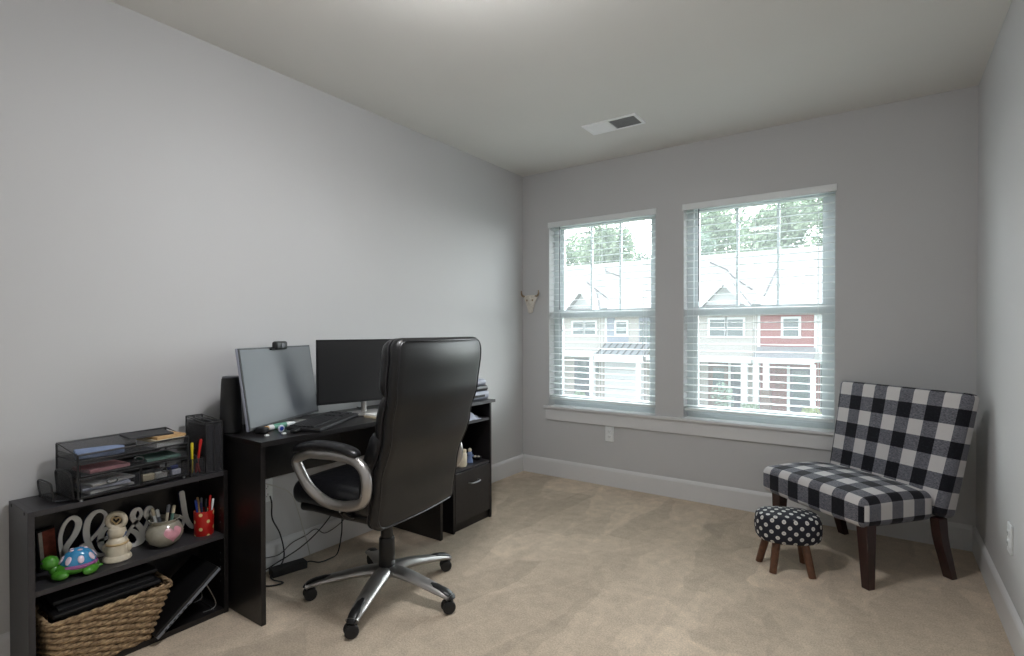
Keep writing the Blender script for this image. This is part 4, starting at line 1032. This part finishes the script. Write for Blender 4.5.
o = MB().box(.055, .215, fy0+.006, fy0+.028, OZ+.0045, .80).build('black_book', m_folder, origin=(.135, fy0+.017, OZ+.0045), smooth=0, bevel=.001); tag(o, 'black folder standing upright in the left half of the file box', 'folder')
o = MB().box(.06, .21, fy1-.026, fy1-.006, OZ+.0045, .795).build('grey_book', m_matte, origin=(.135, fy1-.016, OZ+.0045), smooth=0, bevel=.001); tag(o, 'black folder standing upright in the right half of the file box', 'folder')
t = thing('pen_tray', 'slim black mesh pen holder between the organizer and the file box', 'pen holder', (.18, -2.73, OZ))
b = MB()
for z in (OZ+.003, OZ+.07): b.tube([(.14, -2.752, z), (.222, -2.752, z), (.222, -2.702, z), (.14, -2.702, z)], .0025, 8, closed=True)
for x in (.14, .222):
    for y in (-2.752, -2.702): b.tube([(x, y, OZ+.003), (x, y, OZ+.07)], .0025, 8)
b.build('wire_frame', m_wire, t)
MB().box(.2214, .2226, -2.752, -2.702, OZ+.003, OZ+.07).box(.14, .222, -2.7526, -2.7514, OZ+.003, OZ+.07).box(.14, .222, -2.752, -2.702, OZ+.0025, OZ+.0035).build('mesh_panel', m_mesh_open, t, smooth=0, merge=False)
g = 'pens in the slim mesh holder'
pen((.195, -2.738, OZ+.008), (.200, -2.739, OZ+.135), .005, m_yellow, 'yellow highlighter standing in the slim mesh pen holder', g)
pen((.195, -2.722, OZ+.008), (.205, -2.706, OZ+.145), .005, m_red, 'red marker leaning towards the file box in the slim mesh holder', g, m_red)
pen((.205, -2.712, OZ+.008), (.207, -2.728, OZ+.08), .004, m_red, 'short red pen low in the slim mesh pen holder', g, m_matte)

# ------------------------------------------------------------------ plaid slipper chair (local +X = facing)
t = thing('slipper_chair', 'armless chair in black and white buffalo check with dark wooden legs', 'chair', (2.395, -.485, 0), R(231))
def seat_uv(p, n):
    x, y, z = p; hx, hy, hz = .222, .335, .065
    k = 1.15
    if abs(n.z) > .5: return (y*k, x*k)
    if abs(n.x) > .5: return (y*k, k*math.copysign(1, n.x)*(hx+(hz-z)))
    return (k*math.copysign(1, n.y)*(hy+(hz-z)), x*k)
def seat_w(p):
    x, y, z = p
    c = max(0, 1-(x/.26)**2)**.7*max(0, 1-(y/.34)**2)**.5
    if z > 0: z += .04*c
    fr = 1-(y/.335)**2; x += .015*fr*(1 if x > 0 else 0)*min(1, abs(x)/.2)
    return V((x, y, z))
MB().rbox((.216, .324, .064), .035, 12, T(.058, -.033, .347), warp=seat_w, uvf=seat_uv).build('seat', m_plaid, t, smooth=60)
def back_uv(p, n):
    x, y, z = p; hx, hy, hz = .04, .325, .30
    k, j = 1.19, .98
    if abs(n.x) > .5: return (y*k, z*j)
    if abs(n.z) > .5: return (y*k, j*(z+math.copysign(1, n.z)*(hx-x)))
    return (k*(y+math.copysign(1, n.y)*(hx-x)), z*j)
lean = R(9.5)
def back_w(p):
    x, y, z = p
    f = (z+.30)/.60
    x *= 1.25-.5*f                                 # thinner at the top
    y = y*(1.0+.10*f)+.022*f
    x += .012*(1-(y/.36)**2)*(1 if x > 0 else .3)+.02*(f-.5)**2
    return V((x, y, z))
Mb = T(-.203, 0, .300, ry=-lean) @ T(0, 0, .30)
MB().rbox((.04, .325, .30), .026, 12, Mb, warp=back_w, uvf=back_uv).build('backrest', m_plaid, t, smooth=60)
def leg(p0, p1, r0, r1):
    p0, p1 = V(p0), V(p1); vs = []
    for p, r_ in ((p0, r0), (p0.lerp(p1, .5)+V((0, 0, 0)), (r0+r1)/2), (p1, r1)):
        for a, c in ((-1, -1), (1, -1), (1, 1), (-1, 1)): vs.append(p+V((a*r_, c*r_, 0)))
    fs = [(3, 2, 1, 0), (8, 9, 10, 11)]
    for k in (0, 4):
        for i in range(4): fs.append((k+i, k+(i+1) % 4, k+4+(i+1) % 4, k+4+i))
    return MB().add(vs, fs)
for (a, c) in (((.222, .265, 0), (.225, .255, .30)), ((.222, -.275, 0), (.225, -.268, .30))):
    leg(a, c, .019, .029).build('leg', m_mahog, t, smooth=0, bevel=.003)
for s_ in (-1, 1):
    P_ = bz([(-.255, s_*.292, 0), (-.222, s_*.292, .1), (-.19, s_*.292, .2), (-.175, s_*.292, .30)], 4)
    b = MB(); vs = []; fs = []
    for i, p in enumerate(P_):
        r_ = .018+.011*i/(len(P_)-1)
        for a, c in ((-1, -1), (1, -1), (1, 1), (-1, 1)): vs.append(p+V((a*r_, c*.022, 0)))
    n = len(P_); fs = [(3, 2, 1, 0), tuple((n-1)*4+k for k in range(4))]
    for k in range(n-1):
        for i in range(4): fs.append((k*4+i, k*4+(i+1) % 4, k*4+4+(i+1) % 4, k*4+4+i))
    b.add(vs, fs).build('leg', m_mahog, t, smooth=30, bevel=.003)

# ------------------------------------------------------------------ dotted footstool
t = thing('footstool', 'small oval footstool in navy fabric with white dots and wooden legs', 'stool', (2.125, -.80, 0), R(24))
hx, hy, z0, z1 = .149, .108, .148, .284
def oval():
    b = MB(); N = 56; prof = []
    rr = .03
    for i in range(7): a = -pi/2+pi/2*i/6; prof.append((-rr+rr*cos(a)-0, z0+rr+rr*sin(a)))
    for i in range(1, 6): prof.append((.004*sin(pi*i/6), z0+rr+(z1-z0-2*rr)*i/6))
    for i in range(7): a = pi/2*i/6; prof.append((-rr+rr*cos(a), z1-rr+rr*sin(a)))
    L0 = 0; rings = []; acc = 0; prev = None
    def per(off, z, j):
        a = 2*pi*j/N; e = .82
        x = (hx+off)*math.copysign(abs(cos(a))**e, cos(a)); y = (hy+off)*math.copysign(abs(sin(a))**e, sin(a)); return V((x, y, z))
    # perimeter arc length
    arc = [0]
    for j in range(N): arc.append(arc[-1]+(per(0, 0, j+1)-per(0, 0, j)).length)
    vs = []; fs = []; uv = []
    for off, z in prof:
        for j in range(N): vs.append(per(off, z, j))
    v_ = [z for off, z in prof]
    for i in range(len(prof)-1):
        for j in range(N):
            q = (i*N+j, i*N+(j+1) % N, (i+1)*N+(j+1) % N, (i+1)*N+j); fs.append(q)
            if prof[i][1] >= z1-rr*.35: uv.append([(vs[k].x, vs[k].y) for k in q])
            else: uv.append([(arc[j], v_[i]), (arc[j+1], v_[i]), (arc[j+1], v_[i+1]), (arc[j], v_[i+1])])
    # crowned top rings to centre
    k0 = (len(prof)-1)*N; last = k0
    for s_ in range(1, 6):
        f = 1-s_/5
        base = len(vs)
        if s_ < 5:
            for j in range(N):
                p = vs[k0+j]; vs.append(V((p.x*f, p.y*f, z1+.012*(1-f*f))))
            for j in range(N):
                q = (last+j, last+(j+1) % N, base+(j+1) % N, base+j); fs.append(q); uv.append([(vs[k].x, vs[k].y) for k in q])
            last = base
        else:
            vs.append(V((0, 0, z1+.012)))
            for j in range(N):
                q = (last+j, last+(j+1) % N, base); fs.append(q); uv.append([(vs[k].x, vs[k].y) for k in q])
    fs.append(tuple(reversed(range(N)))); uv.append([(vs[k].x, vs[k].y) for k in reversed(range(N))])
    return b.add(vs, fs, None, uv)
oval().build('cushion', m_dots, t, smooth=60)
for (x, y) in ((-.118, .062), (-.088, -.072), (.082, -.098), (.10, .085)):
    top = V((x*.72, y*.62, .155)); bot = V((x, y, 0))
    d = (top-bot).normalized()
    MB().tube([bot, bot.lerp(top, .5), top], [.0165, .018, .019], 14, flat=1.0).build('leg', m_stoolwood, t)

# ------------------------------------------------------------------ outside
GZ = -3.05
struct(MB().box(-70, 60, .9, 75, GZ-.3, GZ).build('floor_lawn', m_grass, smooth=0)).name = 'lawn'
struct(MB().box(-70, 60, 8, 17, GZ, GZ+.02).build('street', m_asph, smooth=0))
YFc = 27.0
def ztf(z): return z
def townhouse(x0, x1, mat, label, winpairs=(), panels=(), extra=None, gable=None, roofs=True):
    t = thing('townhouse', label, 'building', ((x0+x1)/2, YFc, GZ), group='townhouses across the street')
    MB().box(x0, x1, YFc, YFc+9.5, GZ, 2.45).build('wall', mat, t, smooth=0)
    # main roof
    ez, rz_, ry = 2.32, 6.15, YFc+5.3
    ey = YFc-.45
    prof = [(ey, ez), (ry, rz_), (YFc+10.6, ez), (YFc+10.6, ez-.18), (ry, rz_-.2), (ey, ez-.18)]
    MB().prism(prof, x0, x1, MX(((0, 0, 1, 0), (1, 0, 0, 0), (0, 1, 0, 0), (0, 0, 0, 1)))).build('roof', m_roof, t, smooth=0)
    MB().box(x0, x1, ey-.12, ey, ez-.2, ez+.02).build('gutter', m_ext_trim, t, smooth=0)
    MB().box(x0+.01, x0+.13, YFc-.06, YFc, GZ, ez-.2).build('corner_trim', m_ext_trim, t, smooth=0)
    if gable:
        gx, gz, hb = gable   # apex x, apex z, half base at ez
        MB().prism([(gx-hb, ez-.3), (gx+hb, ez-.3), (gx+hb, ez), (gx, gz-.12), (gx-hb, ez)], YFc-.02, YFc+.3, MX(((1, 0, 0, 0), (0, 0, 1, 0), (0, 1, 0, 0), (0, 0, 0, 1)))).build('gable_wall', m_ext_trim, t, smooth=0)
        # gable roof slopes run back into the main roof
        m = (rz_-ez)/(ry-ey); yb = ey+(gz-ez)/m
        for s_ in (-1, 1):
            e = .1; sl = (gz-ez)/hb
            A = [V((gx, ey-.15, gz)), V((gx, yb, gz)), V((gx+s_*(hb+e), ey-.15+.0, ez-sl*e)), ]
            vs = [(gx, ey-.2, gz), (gx, yb, gz), (gx+s_*hb, ey, ez), (gx+s_*(hb+e), ey-.2, ez-sl*e)]
            vs2 = [(a, b_, c-.12) for a, b_, c in vs]
            MB().add(vs+vs2, [(0, 3, 2, 1), (4, 5, 6, 7), (0, 1, 5, 4), (1, 2, 6, 5), (2, 3, 7, 6), (3, 0, 4, 7)]).build('gable_roof', m_roof, t, smooth=0)
            MB().add([(gx, ey-.24, gz+.03), (gx+s_*(hb+e), ey-.24, ez-sl*e+.03), (gx+s_*(hb+e), ey-.24, ez-sl*e-.19), (gx, ey-.24, gz-.2),
                      (gx, ey-.2, gz+.03), (gx+s_*(hb+e), ey-.2, ez-sl*e+.03), (gx+s_*(hb+e), ey-.2, ez-sl*e-.19), (gx, ey-.2, gz-.2)],
                     [(0, 1, 2, 3), (4, 7, 6, 5), (0, 4, 5, 1), (1, 5, 6, 2), (2, 6, 7, 3), (3, 7, 4, 0)]).build('gable_trim', m_ext_trim, t, smooth=0)
            f0, f1 = V((gx, yb, gz+.03)), V((gx+s_*hb, ey, ez+.03))
            MB().tube([f0, f1], .045, 6).build('valley_flashing', m_flash, t)
    for (a, b_, z0, z1) in panels: pass
    for (a, b_, z0, z1, n) in winpairs:
        w = (b_-a-.14*(n-1))/n
        for i in range(n):
            c0 = a+i*(w+.14); c1 = c0+w; tr = .11
            f = MB().box(c0-tr, c0, YFc-.08, YFc, z0-tr, z1+tr).box(c1, c1+tr, YFc-.08, YFc, z0-tr, z1+tr).box(c0, c1, YFc-.08, YFc, z1, z1+tr).box(c0, c1, YFc-.08, YFc, z0-tr, z0).box(c0, c1, YFc-.06, YFc-.01, (z0+z1)/2-.03, (z0+z1)/2+.03).build('window', m_ext_trim, t, smooth=0)
            MB().box(c0, c1, YFc-.035, YFc-.02, z0, z1).build('pane', m_ext_glass, f, smooth=0)
    return t
def B(t, name, mat, *a, **k): return MB().box(*a).build(name, mat, t, smooth=0, **k)
# 1: far left greige unit with pair of windows and entrance
t = townhouse(-18.2, -11.76, m_sid_c, 'greige townhouse with paired upper windows seen through the left window', [(-14.0, -12.4, .95, 1.72, 2)], gable=(-13.2, 3.8, 1.34))
B(t, 'porch_roof', m_ext_trim, -18.0, -11.8, YFc-1.6, YFc, -.42, -.12)
for x in (-14.35, -12.1): B(t, 'porch_column', m_ext_trim, x, x+.26, YFc-1.5, YFc-1.2, GZ, -.42)
f = B(t, 'front_door', m_ext_door, -13.9, -12.75, YFc-.07, YFc, GZ, -.62)
B(f, 'pane', m_ext_glass, -13.65, -13.0, YFc-.09, YFc-.07, -1.9, -.8)
B(t, 'side_window', m_ext_glass, -12.6, -12.2, YFc-.06, YFc, -1.6, -.7)
# 2: slate unit with garage
t = townhouse(-11.75, -8.62, m_sid_c, 'slate and white townhouse with a garage door seen through the left window', [(-10.98, -10.3, .98, 1.7, 1)])
B(t, 'siding_panel', m_sid_g, -11.6, -11.09, YFc-.04, YFc, .38, 2.1)
B(t, 'siding_panel', m_sid_g, -9.53, -8.76, YFc-.04, YFc, .38, 2.1)
B(t, 'siding_panel', m_sid_g, -11.09, -10.2, YFc-.04, YFc, .38, .87)
B(t, 'side_window', m_ext_glass, -9.45, -8.85, YFc-.07, YFc-.04, .5, 1.75)
p = MB().prism([(YFc-1.5, -.34), (YFc, .38), (YFc, .18), (YFc-1.5, -.5)], -11.74, -8.7, MX(((0, 0, 1, 0), (1, 0, 0, 0), (0, 1, 0, 0), (0, 0, 0, 1)))).build('porch_roof', m_metroof, t, smooth=0)
b = MB()
for i in range(8):
    x = -11.7+i*.42; b.prism([(YFc-1.5, -.33), (YFc, .39), (YFc, .45), (YFc-1.5, -.27)], x, x+.05, MX(((0, 0, 1, 0), (1, 0, 0, 0), (0, 1, 0, 0), (0, 0, 0, 1))))
b.build('roof_seams', m_flash, p, smooth=0, merge=False)
B(t, 'fascia', m_ext_trim, -11.74, -8.7, YFc-1.56, YFc-1.5, -.66, -.34)
g_ = B(t, 'garage_door', m_garage, -11.75, -9.2, YFc-.08, YFc, GZ+.02, -.66)
b = MB()
for i in range(1, 4): b.box(-11.7, -9.25, YFc-.09, YFc-.081, GZ+i*.6, GZ+i*.6+.03)
b.build('door_grooves', m_conc, g_, smooth=0)
B(t, 'porch_column', m_ext_trim, -9.12, -8.85, YFc-1.5, YFc-1.2, GZ, -.66)
# 3: greige unit between the windows, with gable
t = townhouse(-8.62, -2.92, m_sid_c, 'greige townhouse with a gable and paired upper windows left of the red one', [(-5.38, -3.64, .88, 1.78, 2)], gable=(-4.53, 3.85, 1.5))
B(t, 'porch_roof', m_ext_trim, -8.5, -2.95, YFc-1.6, YFc, -.50, -.22)
for x in (-5.9, -3.45): B(t, 'porch_column', m_ext_trim, x, x+.3, YFc-1.5, YFc-1.2, GZ, -.50)
B(t, 'brick_base', m_brick_b, -5.45, -4.3, YFc-.05, YFc, GZ, -.55)
f = B(t, 'front_door', m_ext_door, -4.25, -3.5, YFc-.06, YFc, GZ, -.65)
B(f, 'pane', m_ext_glass, -4.1, -3.65, YFc-.08, YFc-.06, -1.5, -.8)
B(t, 'door_trim', m_ext_trim, -4.38, -4.26, YFc-.08, YFc, GZ, -.6)
B(t, 'side_window', m_ext_glass, -5.2, -4.6, YFc-.07, YFc-.05, -2.0, -.9)
# 4: red unit
t = townhouse(-2.92, -.02, m_sid_r, 'red sided townhouse with a metal porch roof seen through the right window', [(-1.68, -.98, .88, 1.78, 1)])
B(t, 'corner_board', m_ext_trim, -.28, -.03, YFc-.08, YFc, GZ+2.6, 2.12)
p = MB().prism([(YFc-1.4, -.18), (YFc, .34), (YFc, .1), (YFc-1.4, -.34)], -2.9, -.2, MX(((0, 0, 1, 0), (1, 0, 0, 0), (0, 1, 0, 0), (0, 0, 0, 1)))).build('porch_roof', m_metroof, t, smooth=0)
B(t, 'fascia', m_ext_trim, -2.91, -.15, YFc-1.46, YFc-1.4, -.48, -.2)
B(t, 'porch_column', m_ext_trim, -2.9, -2.62, YFc-1.4, YFc-1.12, GZ, -.48)
B(t, 'porch_column', m_ext_trim, -.32, -.1, YFc-1.4, YFc-1.12, GZ, -.48)
c = B(t, 'porch_column', m_ext_trim, -2.42, -2.14, YFc-1.4, YFc-1.12, -1.85, -.48)
B(t, 'stone_pier', m_brick_b, -2.5, -2.06, YFc-1.45, YFc-1.05, GZ, -1.85)
B(t, 'brick_base', m_brick, -2.05, -.3, YFc-.05, YFc, GZ, -.5)
f = B(t, 'front_door', m_ext_door, -1.35, -.4, YFc-.08, YFc, GZ, -.75)
B(f, 'pane', m_ext_glass, -1.2, -.55, YFc-.1, YFc-.08, -2.4, -.9)
B(t, 'door_trim', m_ext_trim, -1.5, -1.36, YFc-.1, YFc, GZ, -.65)
# 5: pale unit to the right
t = townhouse(-.02, 7.0, m_ext_trim, 'white trimmed townhouse at the right edge of the right window', [(1.2, 2.9, .88, 1.78, 2)])
B(t, 'brick_base', m_brick, 0, 3.0, YFc-.06, YFc, GZ, -.5)
t = townhouse(-26, -18.2, m_sid_g, 'slate townhouse beyond the left end of the visible row', [(-24.6, -22.6, .9, 1.75, 2)])
def flashing(t, pts):
    MB().tube([(x, y, 2.32+(y-26.55)*.666+.04) for x, y in pts], .04, 6).build('roof_flashing', m_flash, t)
for o in [o for o in bpy.data.objects if o.name.split('.')[0] == 'townhouse']:
    lb = o['label']
    if 'far' not in lb and 'paired upper windows seen' in lb: flashing(o, [(-14.47, 29.88), (-11.9, 27.85)]); flashing(o, [(-13.83, 31.62), (-13.61, 31.14), (-12.12, 30.33)])
    if 'left of the red one' in lb: flashing(o, [(-6.49, 31.32), (-5.25, 30.38), (-4.72, 29.57), (-3.43, 28.23)])
    if lb.startswith('red sided'): flashing(o, [(-2.40, 30.65), (-2.70, 27.61)])
# planting and drives
struct(MB().box(-70, 60, YFc-2.6, YFc-1.6, GZ, GZ+.05).build('planting_bed', m_mulch, smooth=0))
struct(MB().box(-12.0, -9.0, 17, YFc-.1, GZ, GZ+.06).build('driveway', m_conc, smooth=0))
struct(MB().box(-70, 60, 17, 18.4, GZ, GZ+.07).build('sidewalk', m_conc, smooth=0))
def leafball(c, rx, ry, rz_, n, s, seed, mb=None):
    rnd = random.Random(seed); b = mb or MB(); vs = []; fs = []
    for i in range(n):
        # points in an ellipsoid shell
        while True:
            p = V((rnd.uniform(-1, 1), rnd.uniform(-1, 1), rnd.uniform(-1, 1)))
            if .35 < p.length < 1: break
        lump = 1+.18*sin(p.x*5+seed)*cos(p.z*4+seed*.7)
        q = V((c[0]+p.x*rx*lump, c[1]+p.y*ry*lump, c[2]+p.z*rz_*lump))
        a = V((rnd.gauss(0, 1), rnd.gauss(0, 1), rnd.gauss(0, 1))).normalized(); d = a.orthogonal().normalized(); e = a.cross(d)
        ss = s*rnd.uniform(.6, 1.3); k = len(vs)
        vs += [q-d*ss, q+e*ss*.5, q+d*ss, q-e*ss*.5]; fs.append((k, k+1, k+2, k+3))
    b.add(vs, fs); return b
for i, (x, y, r_, h, m, lb) in enumerate(((-4.15, YFc-2.2, .55, 1.5, m_leaf2, 'upright green shrub before the greige townhouse porch'),
        (-5.9, YFc-2.3, .35, .6, m_leaf3, 'yellow green shrub at the left of the greige townhouse bed'),
        (-2.9, YFc-2.1, .45, .5, m_leaf1, 'low green shrub between the greige and red townhouses'),
        (-.2, YFc-2.2, .4, .5, m_leaf3, 'yellow green shrub at the right end of the red townhouse'),
        (-14.1, YFc-2.2, .45, .9, m_leaf3, 'yellow green shrub by the door of the far left townhouse'),
        (-12.4, YFc-2.2, .35, .5, m_leaf1, 'low green shrub left of the garage drive'))):
    t = thing('garden_shrub', lb, 'shrub', (x, y, GZ+.05), group='shrubs in front of the townhouses')
    leafball((x, y, GZ+.1+h*.5), r_, r_, h*.5, 500, .07, i+3).build('foliage', m, t, smooth=0, merge=False)
    MB().tube([(x, y, GZ+.05), (x, y, GZ+h*.5)], .03, 6).build('stem', m_bark, t)
TREES = [(-27.4, 44, 3.5, 10.6, m_leaf2), (-19.8, 44, 3.6, 12.3, m_leaf1), (-12.2, 44, 3.5, 10.3, m_leaf2), (-4.6, 44, 3.7, 13.2, m_leaf1), (3.2, 44, 3.7, 13.4, m_leaf2),
         (11, 44, 3.6, 12, m_leaf1), (-35, 44, 3.5, 11, m_leaf1), (-38.5, 54, 4.3, 13.0, m_leaf1), (-29.1, 54, 4.4, 13.2, m_leaf1), (-19.9, 54, 4.4, 12.3, m_leaf2), (-10.7, 54, 4.4, 14.6, m_leaf1), (-1.4, 54, 4.4, 16.4, m_leaf1), (8.1, 54, 4.4, 15.5, m_leaf2)]
for i, (x, y, r_, zt_, m) in enumerate(TREES):
    t = thing('leafy_tree', 'leafy green tree rising behind the townhouse roofs', 'tree', (x, y, GZ), group='trees behind the townhouse row')
    b = MB(); rnd = random.Random(i+20); zc = zt_-r_*1.25
    for k in range(16):
        a = rnd.uniform(0, 2*pi); d = rnd.uniform(.1, .55)*r_; zz = zc+rnd.uniform(-1.6, .8)*r_
        leafball((x+d*cos(a), y+d*sin(a), zz), r_*.46, r_*.46, r_*.5, 900, .2, i*11+k, b)
    b.build('foliage', m, t, smooth=0, merge=False)
    MB().tube([(x, y, GZ), (x, y, zc-r_*.3), (x+.2, y, zc)], [.35, .2, .03], 8).build('trunk', m_bark, t)

# ------------------------------------------------------------------ light
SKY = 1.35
SKYF = 7.0     # extra sky brightness added beyond the houses to fill the room
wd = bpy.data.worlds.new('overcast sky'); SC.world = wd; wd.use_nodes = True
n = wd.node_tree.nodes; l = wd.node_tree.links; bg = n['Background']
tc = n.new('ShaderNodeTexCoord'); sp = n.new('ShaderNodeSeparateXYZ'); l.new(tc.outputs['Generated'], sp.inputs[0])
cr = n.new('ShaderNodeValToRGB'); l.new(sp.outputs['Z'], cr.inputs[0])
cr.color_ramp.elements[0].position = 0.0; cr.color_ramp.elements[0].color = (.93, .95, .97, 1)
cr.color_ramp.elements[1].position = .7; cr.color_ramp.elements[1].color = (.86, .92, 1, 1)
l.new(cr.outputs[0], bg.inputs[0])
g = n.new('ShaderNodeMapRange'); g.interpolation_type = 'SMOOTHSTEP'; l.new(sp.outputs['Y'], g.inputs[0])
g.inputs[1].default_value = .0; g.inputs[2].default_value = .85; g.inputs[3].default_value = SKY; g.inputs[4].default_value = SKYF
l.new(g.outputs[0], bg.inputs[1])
for x0, x1 in OP:
    la = bpy.data.lights.new('window_portal', 'AREA'); la.shape = 'RECTANGLE'; la.size = x1-x0; la.size_y = ZT-.575
    la.cycles.is_portal = True; lo_ = bpy.data.objects.new('window_portal', la); COL.objects.link(lo_)
    lo_.location = ((x0+x1)/2, .2, (ZT+.575)/2); lo_.rotation_euler = (-pi/2, 0, 0)

# ------------------------------------------------------------------ camera
cam = bpy.data.cameras.new('camera'); co = bpy.data.objects.new('camera', cam); COL.objects.link(co)
q = dict(x=2.5069, y=-3.7654, z=1.1936, yaw=.6100, pitch=-.0090, roll=-.0014, f=530.54, sx=-1.205, sy=7.278)
fw = V((-sin(q['yaw'])*cos(q['pitch']), cos(q['yaw'])*cos(q['pitch']), sin(q['pitch'])))
rt = V((cos(q['yaw']), sin(q['yaw']), 0)); up = rt.cross(fw)
r2 = rt*cos(q['roll'])+up*sin(q['roll']); u2 = -rt*sin(q['roll'])+up*cos(q['roll'])
m = MX(((r2.x, u2.x, -fw.x), (r2.y, u2.y, -fw.y), (r2.z, u2.z, -fw.z))).to_4x4(); m.translation = (q['x'], q['y'], q['z'])
co.matrix_world = m
cam.sensor_width = 36; cam.lens = q['f']/1024*36; cam.shift_x = -q['sx']/1024; cam.shift_y = q['sy']/1024
cam.clip_start = .02; cam.clip_end = 300
SC.camera = co

SC.view_settings.view_transform = 'Standard'; SC.view_settings.look = 'None'
SC.view_settings.exposure = 1.33; SC.view_settings.gamma = 1; SC.view_settings.use_curve_mapping = False
for o in bpy.data.objects:
    if '_local' in o: del o['_local']
